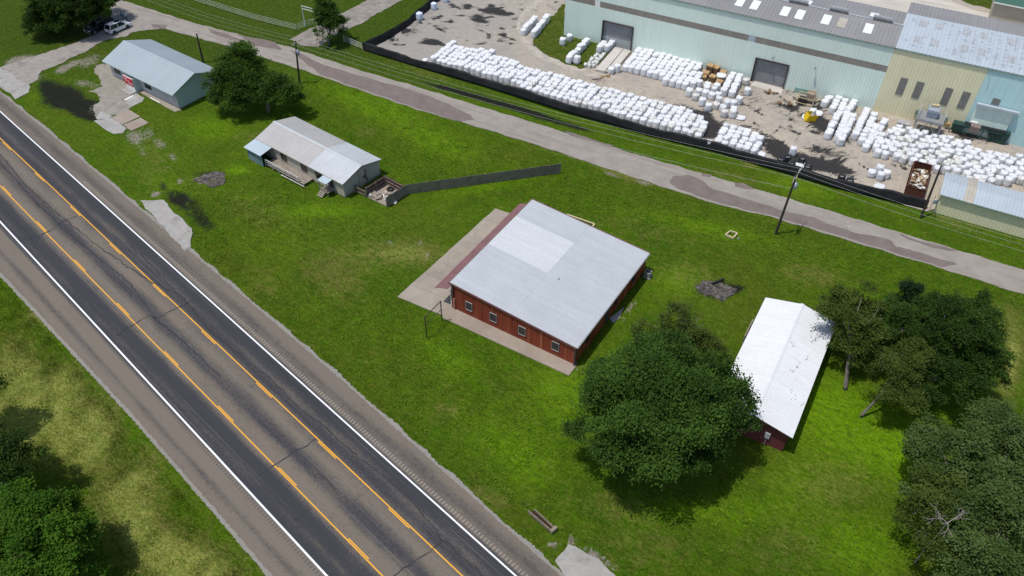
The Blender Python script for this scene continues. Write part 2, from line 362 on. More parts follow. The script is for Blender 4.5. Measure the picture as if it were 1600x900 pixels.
for k, wd in (('wR', .17), ('wL', .19)):
    strip('road_line', lambda s, k=k, wd=wd: lo(k, s) - wd / 2, lambda s, k=k, wd=wd: lo(k, s) + wd / 2, -420, 60, .036, MAT['white_line'])
for k in ('yR', 'yL'):
    strip('road_line', lambda s, k=k: lo(k, s) - .062, lambda s, k=k: lo(k, s) + .062, -420, 60, .036, MAT['yellow_line'])
def sof(px, py): q = G(px, py); return q.x * HD[0] + q.y * HD[1]
# broken yellow lines on the turn lane side
sd_ = {'yR': [sof(a, b) for a, b in ((10, 229), (64, 281), (121, 335), (178, 388), (245, 450), (325, 525), (408, 607), (507, 703), (622, 812))],
       'yL': [sof(a, b) for a, b in ((10, 301), (67, 357), (123, 412), (187, 478), (268, 562), (352, 648), (448, 745), (563, 862))]}
for k, sgn in (('yR', -1), ('yL', 1)):
    v = sorted(sd_[k]); P12 = float(np.mean(np.diff(v))); mb = MB(); c0 = float(np.mean(v)) ; nn = len(v)
    cs = [c0 + (i - (nn - 1) / 2) * P12 for i in range(-12, nn + 5)]
    for c in cs:
        a, b = c - 1.55, c + 1.55; o1 = sgn * .13; o2 = sgn * .245
        mb.add([hw(a, lo(k, a) + o1, .037), hw(b, lo(k, b) + o1, .037), hw(b, lo(k, b) + o2, .037), hw(a, lo(k, a) + o2, .037)], [(0, 1, 2, 3) if sgn > 0 else (3, 2, 1, 0)])
    mb.build('road_line', MAT['yellow_line'])['kind'] = 'structure'
t = T('rumble_groove'); MAT['rumble'] = t.done(t.mix(t.noise(t.pos(), 9), (.28, .245, .20), (.20, .18, .155)), .95)
t = T('rumble_groove_dark'); MAT['rumble2'] = t.done(t.mix(t.noise(t.pos(), 9), (.07, .066, .062), (.12, .11, .10)), .95)
for k, o0, o1, mt, s0 in (('wR', .42, .86, 'rumble', -112), ('wL', -.62, -.22, 'rumble2', -140)):
    mb = MB(); s = s0
    while s < 40:
        a = lo(k, s); mb.add([hw(s, a + o0, .036), hw(s + .16, a + o0, .036), hw(s + .16, a + o1, .036), hw(s, a + o1, .036)], [(0, 1, 2, 3)]); s += .42
    mb.build('rumble_strip', MAT[mt])['kind'] = 'structure'
# tar-sealed cracks
MAT['tar'] = S('crack_tar', (.022, .021, .024), .6, .3, 3)
CR = [((0, 240), (40, 290), (110, 350), (160, 390), (235, 440), (285, 463), (330, 520), (370, 550), (420, 590), (470, 640), (505, 665), (560, 715), (630, 770), (685, 832)),
      ((0, 255), (60, 320), (120, 375), (150, 400), (200, 440), (245, 500), (300, 545), (345, 590)), ((300, 470), (270, 485), (243, 498), (235, 493), (180, 525)),
      ((493, 687), (480, 697), (462, 704), (430, 727), (405, 741)), ((496, 740), (510, 750), (524, 766)), ((685, 832), (690, 845), (670, 862), (645, 880), (615, 900)), ((687, 842), (700, 848), (720, 870), (745, 890), (770, 915)),
      ((420, 560), (460, 600), (520, 655)), ((88, 358), (60, 368), (30, 378)), ((485, 795), (472, 805), (458, 813)), ((10, 330), (30, 352), (45, 368), (55, 385)), ((60, 372), (100, 345), (120, 338)), ((200, 380), (240, 420), (275, 455))]
mb = MB()
for ci, line in enumerate(CR):
    pts = PX(*line); r = random.Random(ci); dense = []
    for a, b in zip(pts[:-1], pts[1:]):
        n = max(1, int((b - a).length / .5)); dense += [a + (b - a) * i / n + Vector((r.gauss(0, .07), r.gauss(0, .07), 0)) for i in range(n)]
    dense.append(pts[-1]); vs = []
    for i, p in enumerate(dense):
        d = (dense[min(i + 1, len(dense) - 1)] - dense[max(i - 1, 0)]).normalized(); q = Vector((-d.y, d.x, 0)) * r.uniform(.035, .085)
        vs += [(p + q) + Vector((0, 0, .040)), (p - q) + Vector((0, 0, .040))]
    mb.add(vs, [(2 * i + 1, 2 * i + 3, 2 * i + 2, 2 * i) for i in range(len(dense) - 1)])
mb.build('crack_sealant', MAT['tar'])['kind'] = 'structure'

# back road
far = PX((120, -18), (190, 0), (250, 19), (300, 35), (400, 61), (450, 73), (562, 110), (650, 135), (750, 166), (850, 196), (940, 225), (1050, 257), (1187, 297), (1300, 331), (1400, 362), (1500, 392), (1600, 422), (1800, 483))
near = PX((1800, 527), (1600, 460), (1487, 424), (1350, 383), (1300, 368), (1200, 338), (1125, 321), (1020, 287), (900, 247), (835, 225), (750, 199), (650, 170), (550, 136), (475, 110), (355, 72), (260, 46), (200, 25), (175, 12), (150, 0), (90, -20))
t = T('old_road'); P = t.pos(); f = t.noise(P, 9, 4, .8); b = t.noise(P, .35, 5, .7)
w1 = t.noise(t.mp(P, (.05, .8, 1), math.radians(27.5)), 1, 5, .7)
c = t.mix(t.ramp(b, (.35, 0), (.65, 1)), (.25, .225, .195), (.33, .30, .265)); c = t.mix(t.ramp(w1, (.5, 0), (.66, .7)), c, (.21, .178, .152)); c = t.mix(t.math('MULTIPLY', f, .4), c, (.15, .135, .12)); c = t.mix(t.ramp(t.noise(P, 1.6, 6, .8), (.58, 0), (.68, .5)), c, (.17, .15, .135))
MAT['oldroad'] = t.done(c, .92, f, .5, .015)
sheet('back_road', far + near, .014, MAT['oldroad'], rag=(.35, .14), seed=3)
t = T('patched_asphalt'); P = t.pos(); f = t.noise(P, 11, 4, .8); b = t.noise(P, .6, 5, .7)
c = t.mix(t.ramp(b, (.35, 0), (.65, 1)), (.155, .125, .113), (.205, .170, .152)); c = t.mix(t.math('MULTIPLY', f, .45), c, (.07, .06, .06))
MAT['patch'] = t.done(c, .92, f, .5, .015)
for i, pts in enumerate([
    ((452, 78), (470, 84), (500, 100), (560, 118), (620, 135), (650, 143), (690, 158), (735, 180), (742, 187), (720, 190), (650, 168), (550, 134), (500, 116), (478, 98)),
    ((1050, 275), (1075, 273), (1100, 283), (1115, 296), (1150, 305), (1200, 322), (1235, 332), (1270, 340), (1282, 345), (1330, 362), (1370, 370), (1392, 376), (1400, 385), (1440, 396), (1495, 412), (1470, 417), (1350, 380), (1200, 336), (1125, 318), (1060, 296), (1046, 285)),
    ((1095, 271), (1112, 273), (1110, 277), (1098, 275)), ((1148, 286), (1160, 287), (1182, 296), (1165, 295), (1150, 292)), ((236, 38), (262, 39), (258, 46), (240, 44)),
    ((325, 45), (350, 52), (372, 60), (392, 66), (385, 68), (355, 60), (330, 52)), ((370, 54), (430, 66), (440, 78), (400, 72)), ((880, 203), (960, 228), (950, 229), (890, 212)), ((1405, 365), (1440, 378), (1500, 392), (1480, 392), (1420, 375))]):
    sheet('road_patch', PX(*pts), .022, MAT['patch'], thick=.01, rag=(.4, .14), seed=10 + i)

# yard of the industrial site
t = T('yard_ground'); P = t.pos(); f = t.noise(P, 5, 6, .8); b = t.noise(P, .13, 5, .65); s1 = t.noise(t.mp(P, (.22, 1.2, 1), math.radians(-20)), 1.1, 6, .75, 1.8); s2 = t.noise(P, 1.1, 6, .75)
xx = t.sep(P)[0]; lf = t.ramp(t.math('ADD', t.math('DIVIDE', xx, 60), .5), (.2, 1), (.75, 0)); c = t.mix(t.ramp(b, (.38, 0), (.62, 1)), (.33, .30, .265), (.43, .375, .30)); c = t.mix(t.math('MULTIPLY', lf, .8), c, (.255, .25, .24)); c = t.mix(t.math('MULTIPLY', t.ramp(s2, (.4, 0), (.65, 1)), .6), c, (.235, .205, .17))
c = t.mix(t.math('MULTIPLY', t.ramp(f, (.5, 0), (.72, 1)), .35), c, (.42, .38, .33))
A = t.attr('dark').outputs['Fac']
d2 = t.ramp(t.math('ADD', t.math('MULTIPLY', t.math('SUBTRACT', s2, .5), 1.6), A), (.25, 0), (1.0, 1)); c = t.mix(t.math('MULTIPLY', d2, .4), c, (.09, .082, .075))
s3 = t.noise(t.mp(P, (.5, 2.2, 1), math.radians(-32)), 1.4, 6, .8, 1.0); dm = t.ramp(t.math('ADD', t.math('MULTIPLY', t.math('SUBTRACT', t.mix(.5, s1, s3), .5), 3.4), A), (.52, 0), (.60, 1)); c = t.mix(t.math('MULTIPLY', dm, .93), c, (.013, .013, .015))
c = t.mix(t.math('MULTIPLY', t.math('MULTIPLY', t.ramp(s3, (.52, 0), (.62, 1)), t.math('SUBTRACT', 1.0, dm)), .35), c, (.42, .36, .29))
MAT['yard'] = t.done(c, .95, t.math('ADD', f, s2), .7, .12)
yard_px = ((568, 79), (590, 70), (611, 58.5), (630, 46), (650, 31), (672, 13), (694, -6), (730, -40), (1700, -40), (1700, 330), (1447, 330), (1300, 288), (1125, 236), (1010, 205), (885, 170), (750, 128), (650, 101))
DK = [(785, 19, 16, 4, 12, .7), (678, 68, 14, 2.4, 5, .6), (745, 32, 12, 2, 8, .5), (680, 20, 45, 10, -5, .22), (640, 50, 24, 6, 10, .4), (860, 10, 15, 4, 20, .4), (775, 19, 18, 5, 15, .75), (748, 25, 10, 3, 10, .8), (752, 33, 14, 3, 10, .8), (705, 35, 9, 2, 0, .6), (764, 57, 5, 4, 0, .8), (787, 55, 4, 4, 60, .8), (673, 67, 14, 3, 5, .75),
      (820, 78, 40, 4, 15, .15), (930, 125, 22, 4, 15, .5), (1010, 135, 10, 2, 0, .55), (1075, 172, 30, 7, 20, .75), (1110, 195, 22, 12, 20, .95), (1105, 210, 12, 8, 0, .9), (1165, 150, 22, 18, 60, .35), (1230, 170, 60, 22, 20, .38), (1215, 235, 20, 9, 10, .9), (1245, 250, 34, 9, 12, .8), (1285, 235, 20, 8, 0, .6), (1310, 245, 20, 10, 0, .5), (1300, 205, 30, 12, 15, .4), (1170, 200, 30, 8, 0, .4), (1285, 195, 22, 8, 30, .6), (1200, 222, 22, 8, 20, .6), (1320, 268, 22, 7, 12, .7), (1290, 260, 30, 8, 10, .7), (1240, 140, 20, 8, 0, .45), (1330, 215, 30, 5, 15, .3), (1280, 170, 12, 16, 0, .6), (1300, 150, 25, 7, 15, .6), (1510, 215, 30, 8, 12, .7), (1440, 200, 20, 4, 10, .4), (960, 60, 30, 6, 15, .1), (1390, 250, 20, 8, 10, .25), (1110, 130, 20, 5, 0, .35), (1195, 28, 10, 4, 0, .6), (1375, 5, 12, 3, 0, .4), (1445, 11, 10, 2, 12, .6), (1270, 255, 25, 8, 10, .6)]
yp = PX(*yard_px)
yp[7:9] = [Vector((-30, 330, 0)), Vector((260, 330, 0))]; yp[9] = G(1760, 345)
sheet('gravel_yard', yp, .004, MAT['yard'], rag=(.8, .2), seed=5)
yo = bpy.data.objects['gravel_yard']; bm = bmesh.new(); bm.from_mesh(yo.data); x0, x1, y0, y1 = -40, 110, 80, 190
for ax, lo_, hi_ in ((0, x0, x1), (1, y0, y1)):
    c_ = lo_
    while c_ < hi_:
        bmesh.ops.bisect_plane(bm, geom=bm.verts[:] + bm.edges[:] + bm.faces[:], plane_co=(c_, 0, 0) if ax == 0 else (0, c_, 0), plane_no=(1, 0, 0) if ax == 0 else (0, 1, 0)); c_ += 3.0
bm.to_mesh(yo.data); bm.free()
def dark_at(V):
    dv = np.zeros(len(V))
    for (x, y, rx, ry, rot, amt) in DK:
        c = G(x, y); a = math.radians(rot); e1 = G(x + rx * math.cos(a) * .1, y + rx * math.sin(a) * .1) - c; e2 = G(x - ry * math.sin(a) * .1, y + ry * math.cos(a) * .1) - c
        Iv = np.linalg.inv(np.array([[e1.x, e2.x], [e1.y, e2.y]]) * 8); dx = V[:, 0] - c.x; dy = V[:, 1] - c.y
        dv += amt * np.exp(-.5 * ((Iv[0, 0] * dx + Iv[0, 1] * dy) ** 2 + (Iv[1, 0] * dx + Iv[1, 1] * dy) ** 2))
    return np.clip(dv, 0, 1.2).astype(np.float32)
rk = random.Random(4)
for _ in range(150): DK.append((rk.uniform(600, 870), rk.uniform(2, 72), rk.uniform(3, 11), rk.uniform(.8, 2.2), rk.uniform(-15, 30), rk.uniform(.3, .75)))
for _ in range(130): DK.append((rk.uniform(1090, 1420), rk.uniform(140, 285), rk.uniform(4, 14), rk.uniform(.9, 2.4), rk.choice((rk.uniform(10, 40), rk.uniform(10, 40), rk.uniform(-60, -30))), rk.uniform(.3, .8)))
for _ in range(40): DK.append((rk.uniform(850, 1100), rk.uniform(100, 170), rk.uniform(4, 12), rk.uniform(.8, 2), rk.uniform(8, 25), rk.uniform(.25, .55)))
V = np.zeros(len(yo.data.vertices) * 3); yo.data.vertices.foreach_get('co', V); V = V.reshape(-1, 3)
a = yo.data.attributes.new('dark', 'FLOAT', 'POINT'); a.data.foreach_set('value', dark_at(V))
gx = np.arange(-36, 105, .45); gy = np.arange(84, 172, .45); XX, YY = np.meshgrid(gx, gy); ins = np.zeros(XX.shape, bool); yin = [Vector((p.x, p.y)) for p in yp]
for k in range(len(yin)):
    a, b = yin[k], yin[(k + 1) % len(yin)]; ins ^= ((a.y > YY) != (b.y > YY)) & (XX < (b.x - a.x) * (YY - a.y) / ((b.y - a.y) or 1e-9) + a.x)
ok = ins.copy()
for k in (1, 2, 3): ok[k:, :] &= ins[:-k, :]; ok[:-k, :] &= ins[k:, :]; ok[:, k:] &= ins[:, :-k]; ok[:, :-k] &= ins[:, k:]
I2 = np.arange(XX.size).reshape(XX.shape); cell = ok[:-1, :-1] & ok[:-1, 1:] & ok[1:, 1:] & ok[1:, :-1]; F2 = np.stack([I2[:-1, :-1][cell], I2[:-1, 1:][cell], I2[1:, 1:][cell], I2[1:, :-1][cell]], -1)
use = np.unique(F2); rm = np.full(XX.size, -1); rm[use] = np.arange(len(use)); VV = np.stack([XX.ravel()[use], YY.ravel()[use], np.full(len(use), .0085)], -1)
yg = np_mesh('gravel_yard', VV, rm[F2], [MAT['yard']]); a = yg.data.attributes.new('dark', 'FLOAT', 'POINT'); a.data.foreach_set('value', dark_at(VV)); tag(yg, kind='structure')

MAT['grass2'] = MAT['grass']
def grass_sheet(name, pts, z, seed=0):
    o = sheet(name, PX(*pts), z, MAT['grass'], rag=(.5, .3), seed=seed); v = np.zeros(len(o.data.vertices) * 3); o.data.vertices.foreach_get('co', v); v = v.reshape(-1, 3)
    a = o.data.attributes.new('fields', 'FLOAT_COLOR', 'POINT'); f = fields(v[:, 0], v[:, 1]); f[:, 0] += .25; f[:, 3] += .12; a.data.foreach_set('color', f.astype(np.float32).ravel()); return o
grass_sheet('grass_verge', ((838, 42), (856, 30), (882, 6), (884, 50), (960, 72), (978, 80), (962, 96), (925, 104), (905, 108), (880, 98), (845, 82), (833, 65)), .016)
grass_sheet('grass_verge', ((1490, -6), (1500, 0), (1520, 8), (1545, 14), (1580, 24), (1640, 40), (1760, 60), (1700, -30)), .016, 1)
t = T('pale_yard'); P = t.pos(); f = t.noise(P, 3, 6, .7); b = t.noise(t.mp(P, (.1, .7, 1), math.radians(25)), 1, 5, .7)
MAT['pale'] = t.done(t.mix(t.ramp(b, (.4, 0), (.62, 1)), (.40, .37, .32), (.52, .48, .42)), .95, f, .5, .04)
sheet('pale_track', PX((1180, -40), (1260, 34), (1430, 74), (1600, 112), (1760, 150), (1780, 84), (1640, 34), (1540, 20), (1495, 6), (1470, -12)), .013, MAT['pale'], rag=(.8, .3), seed=8)
# wheel track on the yard
mt = simple('track_sand', (.40, .36, .31), .95, .3, .8); MAT['track'] = mt
sheet('wheel_track', PX((838, 0), (815, 20), (806, 40), (815, 65), (840, 90), (880, 105), (920, 118), (980, 126), (970, 119), (920, 110), (878, 97), (846, 83), (824, 62), (812, 40), (824, 20), (850, 0)), .012, MAT['track'], thick=.01, rag=(.5, .22), seed=9)

# concrete
def concrete(name, a, b, stain, sc=.5):
    t = T(name); P = t.pos(); f = t.noise(P, 12, 4, .8); n1 = t.noise(P, sc, 6, .7, .5); n2 = t.noise(P, sc * .4, 4, .6)
    c = t.mix(t.ramp(n1, (.32, 0), (.68, 1)), a, b); c = t.mix(t.ramp(n2, (.45, 0), (.7, .75)), c, stain); c = t.mix(t.math('MULTIPLY', f, .3), c, tuple(x * .6 for x in a))
    return t.done(c, .9, f, .35, .01)
MAT['conc_tan'] = concrete('tan_concrete', (.27, .235, .19), (.36, .32, .265), (.21, .185, .155))
MAT['conc_grey'] = concrete('grey_concrete', (.30, .295, .28), (.40, .39, .37), (.24, .23, .21))
MAT['conc_old'] = concrete('old_drive', (.20, .18, .155), (.32, .295, .26), (.15, .135, .115), .8)
def overgrown(name, a, b, amt):
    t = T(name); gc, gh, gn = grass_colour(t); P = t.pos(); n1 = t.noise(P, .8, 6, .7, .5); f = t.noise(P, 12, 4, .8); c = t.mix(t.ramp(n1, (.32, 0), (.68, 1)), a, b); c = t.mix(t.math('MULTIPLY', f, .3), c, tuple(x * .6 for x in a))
    crk = t.N('TexVoronoi'); crk.feature = 'DISTANCE_TO_EDGE'; t.L(P, crk.inputs['Vector']); crk.inputs['Scale'].default_value = .5; ce = t.ramp(crk.outputs['Distance'], (.0, 1), (.05, 0))
    m_ = t.ramp(t.math('ADD', t.math('ADD', t.noise(P, .55, 6, .75, .6), t.math('MULTIPLY', ce, .12)), amt), (.56, 0), (.64, 1)); w2 = t.ramp(t.noise(P, .3, 5, .7), (.55, 0), (.7, .6)); c = t.mix(w2, c, (.11, .098, .085))
    return t.done(t.mix(t.math('MULTIPLY', m_, .85), c, gc), .9, f, .4, .02)
MAT['drive'] = overgrown('worn_drive', (.22, .20, .18), (.33, .305, .275), -.05); MAT['broken'] = overgrown('broken_concrete', (.20, .18, .155), (.32, .30, .26), .035)
MAT['conc_pink'] = concrete('pinkish_slab', (.27, .225, .185), (.34, .29, .24), (.23, .185, .15))
MAT['apron'] = overgrown('apron_concrete', (.27, .26, .24), (.37, .355, .33), -.11)
sheet('concrete_apron', PX((218, 313), (257, 312), (266, 325), (285, 342), (300, 357), (298, 385), (290, 392), (255, 355)), .040, MAT['apron'], thick=.1, rag=(.35, .16), seed=11)
sheet('concrete_apron', PX((-60, 60), (2, 106), (48, 136), (46, 144), (25, 155), (-10, 128), (-80, 80)), .040, MAT['apron'], thick=.1, rag=(.35, .16), seed=12)
sheet('concrete_apron', PX((866, 876), (888, 851), (905, 856), (928, 872), (958, 897), (985, 925), (905, 925)), .040, MAT['apron'], thick=.1, rag=(.35, .16), seed=13)
sheet('gravel_drive', PX((0, 105), (30, 96), (70, 82), (115, 68), (135, 60), (148, 55), (175, 30), (172, 12), (205, 20), (245, 40), (255, 46), (232, 47), (205, 50), (200, 56), (165, 62), (135, 80), (100, 97), (65, 110), (60, 122), (40, 135)), .018, MAT['drive'], thick=.05, rag=(.5, .3), seed=14)
sheet('broken_paving', PX((150, 100), (165, 98), (178, 110), (202, 126), (212, 142), (224, 152), (222, 160), (208, 166), (200, 172), (185, 178), (160, 178), (148, 182), (150, 165), (160, 150), (150, 145), (138, 143), (160, 135), (158, 125), (147, 115)), .019, MAT['broken'], thick=.05, rag=(.4, .35), seed=15)
for i, (pts, mm) in enumerate([(((150, 184), (158, 174), (176, 182), (155, 188)), 'conc_grey'), (((147, 189), (172, 184), (198, 199), (192, 208), (178, 209), (165, 203)), 'conc_grey'), (((174, 184), (202, 172), (219, 182), (190, 195)), 'conc_pink'), (((191, 196), (220, 184), (232, 192), (206, 204)), 'conc_pink'), (((197, 155), (212, 147), (226, 153), (222, 158), (208, 166), (200, 163)), 'conc_grey')]):
    sheet('concrete_slab', PX(*pts), .030, MAT[mm], thick=.08, rag=(.8, .05), seed=20 + i)
MAT['white'] = S('white_paint', (.78, .78, .76), .6, .08, 2)
sheet('parking_line', PX((194, 156), (207, 149), (208.5, 150), (195.5, 157)), .037, MAT['white'], thick=.004)
sheet('shop_walkway', PX((165, 103), (168, 100), (205, 121), (216, 145), (225, 141), (284, 172), (273, 175), (222, 147), (212, 141), (200, 132)), .05, MAT['conc_tan'], rag=(1, .04), seed=30)
sheet('parking_lot', PX((621, 464), (774, 326), (806, 337), (830, 360), (760, 430), (703, 488), (692, 493)), .045, MAT['conc_tan'], thick=.12, rag=(1.2, .04), seed=31)
sheet('sidewalk', PX((690, 487), (708, 470), (900, 562), (901, 571), (889, 587), (692, 497)), .055, MAT['conc_pink'], thick=.14)
t = T('slab_joint'); MAT['joint'] = t.done((.42, .38, .33), .9); MAT['jointd'] = S('slab_joint_dark', (.17, .15, .125), .9)
mb = MB(); A0, A1, B0, B1 = G(621, 464), G(774, 326), G(692, 493), G(835, 345)
for k in range(1, 8):
    a = A0.lerp(A1, k / 8); b = a + (B0 - A0) * 1.0; d = (b - a).normalized(); q = Vector((-d.y, d.x, 0)) * .022; up = Vector((0, 0, .049))
    a2 = a + d * .25; mb.add([a2 - q + up, b - q + up, b + q + up, a2 + q + up], [(0, 1, 2, 3)])
mb.build('slab_joints', MAT['jointd'])['kind'] = 'structure'
sheet('field_track', PX((452, 62), (490, 42), (532, 22), (570, 2), (600, -14), (650, -14), (628, 0), (560, 38), (525, 54), (512, 64), (498, 73), (475, 71)), .014, MAT['conc_old'], rag=(.5, .25), seed=33)
sheet('rear_paving', PX((952, 497), (968, 486), (975, 480), (968, 497), (958, 505)), .04, MAT['conc_grey'], thick=.08, rag=(.6, .03), seed=34)

# ------------------------------------------------------------------ metal cladding
def cladding(name, c, stain, amt=.35, rough=.45, metal=0., sc=.25, streak=None, spec=.4, cell=None):
    t = T(name); o = t.obj(); n1 = t.noise(o, sc, 5, .65); n2 = t.noise(o, 6, 4, .7); st = t.noise(t.mp(o, streak or (1, 1, .1)), 1.2, 5, .7)
    col = t.mix(t.math('MULTIPLY', t.ramp(n1, (.4, 0), (.68, 1)), amt), c, stain); col = t.mix(t.math('MULTIPLY', t.ramp(st, (.5, 0), (.75, 1)), amt), col, stain)
    col = t.mix(t.math('MULTIPLY', n2, .12), col, tuple(x * .6 for x in c)); ax = cell or (0 if streak is None or streak[0] > streak[1] else 1)
    wn = t.N('TexWhiteNoise'); wn.noise_dimensions = '1D'; t.L(t.math('FLOOR', t.math('DIVIDE', t.sep(o)[ax], .9)), wn.inputs['W']); col = t.mix(t.math('MULTIPLY', wn.outputs[0], .2), col, tuple(x * .78 for x in c))
    fr_ = t.math('FRACT', t.math('DIVIDE', t.sep(o)[ax], .9)); col = t.mix(t.ramp(fr_, (.0, .22), (.08, 0)), col, tuple(x * .5 for x in c))
    return t.done(col, rough, n2, .08, .01, metal, spec)
RF = (1, .12, 1)
MAT['roof_grey'] = cladding('galvanised_roof', (.45, .48, .505), (.37, .39, .41), .5, .5, .1, .3, (.15, 1.4, 1))
MAT['roof_pale'] = cladding('new_roof_panel', (.56, .585, .60), (.50, .52, .535), .4, .5, .15, .4, (.15, 1.4, 1))
MAT['roof_shop'] = cladding('shop_roof', (.35, .41, .44), (.29, .34, .37), .4, .5, .15, .3, (1.4, .15, 1))
MAT['roof_house'] = cladding('house_roof', (.40, .395, .385), (.33, .32, .305), .5, .6, .1, .4, (1.4, .15, 1))
MAT['roof_house2'] = cladding('house_roof_patch', (.47, .50, .52), (.37, .38, .39), .5, .6, .1, .4, (1.4, .15, 1))
MAT['roof_white'] = cladding('white_roof', (.67, .685, .70), (.55, .55, .54), .3, .5, 0, .5, (1.4, .15, 1))
MAT['roof_ware'] = cladding('weathered_roof', (.27, .265, .27), (.20, .195, .19), .6, .65, .1, .12, (1.2, .1, 1))
MAT['roof_blue'] = cladding('pale_blue_roof', (.43, .49, .54), (.34, .37, .39), .4, .55, .1, .2, (1.2, .1, 1))
MAT['wall_mint'] = cladding('mint_wall', (.68, .80, .73), (.60, .69, .63), .35, .5, 0, .12)
MAT['wall_tan'] = cladding('tan_wall', (.76, .72, .48), (.64, .60, .42), .45, .5, 0, .15)
MAT['wall_teal'] = cladding('aqua_wall', (.48, .71, .71), (.42, .61, .61), .4, .5, 0, .15)
MAT['wall_grey'] = cladding('translucent_band', (.27, .25, .22), (.18, .165, .15), .6, .6, 0, .5)
MAT['wall_shop'] = cladding('shop_wall', (.44, .55, .53), (.34, .42, .41), .35, .6, 0, .3)
MAT['wall_cream'] = cladding('cream_wall', (.44, .40, .33), (.31, .275, .22), .5, .8, 0, .5)
MAT['trim_dark'] = S('dark_trim', (.06, .045, .045), .6, .2)
MAT['mauve'] = S('mauve_metal', (.19, .095, .10), .5, .2, .6)
MAT['glass'] = T('window_glass').done((.012, .016, .02), .08, None, 0, 0, 0, .6)
MAT['frame_grey'] = S('window_frame', (.30, .31, .31), .6, .1)
MAT['steel'] = S('grey_steel', (.30, .31, .32), .55, .25, 2, .3)
MAT['black'] = S('black_plastic', (.012, .013, .015), .55, .3, 2)
MAT['rubber'] = S('tyre_rubber', (.015, .015, .016), .85, .2, 2)

def window(root, c, w, h, nrm, up=(0, 0, 1), frame='frame_grey', bars=True, label=None):
    """framed window set proud of a wall in the root's own axes"""
    n = Vector(nrm).normalized(); up = Vector(up); sx = up.cross(n).normalized(); c = Vector(c); b = .05
    mb = MB()
    def slab(mb, du, dv, ww, hh, d0, d1):
        vs = [c + sx * (du + a * ww / 2) + up * (dv + bb * hh / 2) + n * d for d in (d0, d1) for a, bb in ((-1, -1), (1, -1), (1, 1), (-1, 1))]
        mb.add(vs, [(0, 3, 2, 1), (4, 5, 6, 7), (0, 1, 5, 4), (1, 2, 6, 5), (2, 3, 7, 6), (3, 0, 4, 7)])
    slab(mb, -w / 2 + b / 2, 0, b, h, -.03, .07); slab(mb, w / 2 - b / 2, 0, b, h, -.03, .07)
    slab(mb, 0, h / 2 - b / 2, w - 2 * b - .004, b, -.03, .065); slab(mb, 0, -h / 2 + b / 2, w - 2 * b - .004, b, -.03, .09)
    if bars: slab(mb, 0, 0, w - 2 * b - .004, .05, -.02, .055)
    f = mb.build('window', MAT[frame], root)
    mb = MB(); slab(mb, 0, 0, w - 2 * b - .006, h - 2 * b - .006, -.02, .03); g_ = mb.build('pane', MAT['glass'], f)
    return f

def gable(name, p, ov, label, cat, wall, roof, roof2=None, pitch=.3, roofmis=None, ov_side=None, gabtrim='trim_dark', wallribs=False):
    x, y, az, L, W, he, hr = p; r = thing(name, (x, y, 0), az, label, cat); os_ = ov if ov_side is None else ov_side
    sl = (hr - he) / (W / 2); l, w_ = L / 2 - ov, W / 2 - os_; hw_ = hr - sl * w_ - .10; rr = hr - .10
    mb = MB()
    vs = [(-l, -w_, -.1), (l, -w_, -.1), (l, w_, -.1), (-l, w_, -.1), (-l, -w_, hw_), (l, -w_, hw_), (l, w_, hw_), (-l, w_, hw_), (-l, 0, rr), (l, 0, rr)]
    mb.add(vs, [(0, 1, 5, 4), (2, 3, 7, 6), (1, 2, 6, 9, 5), (3, 0, 4, 8, 7), (4, 5, 9, 8), (7, 8, 9, 6)]); mb.build('wall', MAT[wall], r)
    mb = MB(); sd = Vector((0, -W / 2, he - hr)); se = Vector((0, W / 2, he - hr))
    mats = [MAT[roof], MAT[roof2 or roof]]
    rib_sheet(mb, (-L / 2, 0, hr), (1, 0, 0), sd, L, sd.length, pitch, .03, 0, nrm=Vector((0, he - hr, W / 2)) * Vector((1, 1, 1)), mis=roofmis)
    rib_sheet(mb, (-L / 2, 0, hr), (1, 0, 0), se, L, se.length, pitch, .03, 0, nrm=(0, hr - he, W / 2), mis=roofmis)
    ro = mb.build('roof', mats, r)
    mb = MB(); mb.add([(-L / 2 - .02, -.22, hr + .045 - sl * .22), (L / 2 + .02, -.22, hr + .045 - sl * .22), (L / 2 + .02, 0, hr + .055), (-L / 2 - .02, 0, hr + .055), (-L / 2 - .02, .22, hr + .045 - sl * .22), (L / 2 + .02, .22, hr + .045 - sl * .22)], [(0, 1, 2, 3), (3, 2, 5, 4)])
    mb.build('ridge_cap', MAT[roof2 or roof], ro)
    mb = MB()
    for s in (-1, 1):
        for e in (-1, 1): mb.bar((s * (L / 2 - .015), e * W / 2, he - .07), (s * (L / 2 - .015), 0, hr - .07), .03, .15)
    for e in (-1, 1): mb.bar((-L / 2 + .04, e * (W / 2 - .015), he - .085), (L / 2 - .04, e * (W / 2 - .015), he - .085), .03, .12)
    mb.build('fascia', MAT[gabtrim], r)
    return r, (l, w_, hw_, sl)
def local(root, px, py, z=0):
    p = G(px, py, z) - Vector(root.location); a = -root.rotation_euler.z
    return Vector((p.x * math.cos(a) - p.y * math.sin(a), p.x * math.sin(a) + p.y * math.cos(a), z))

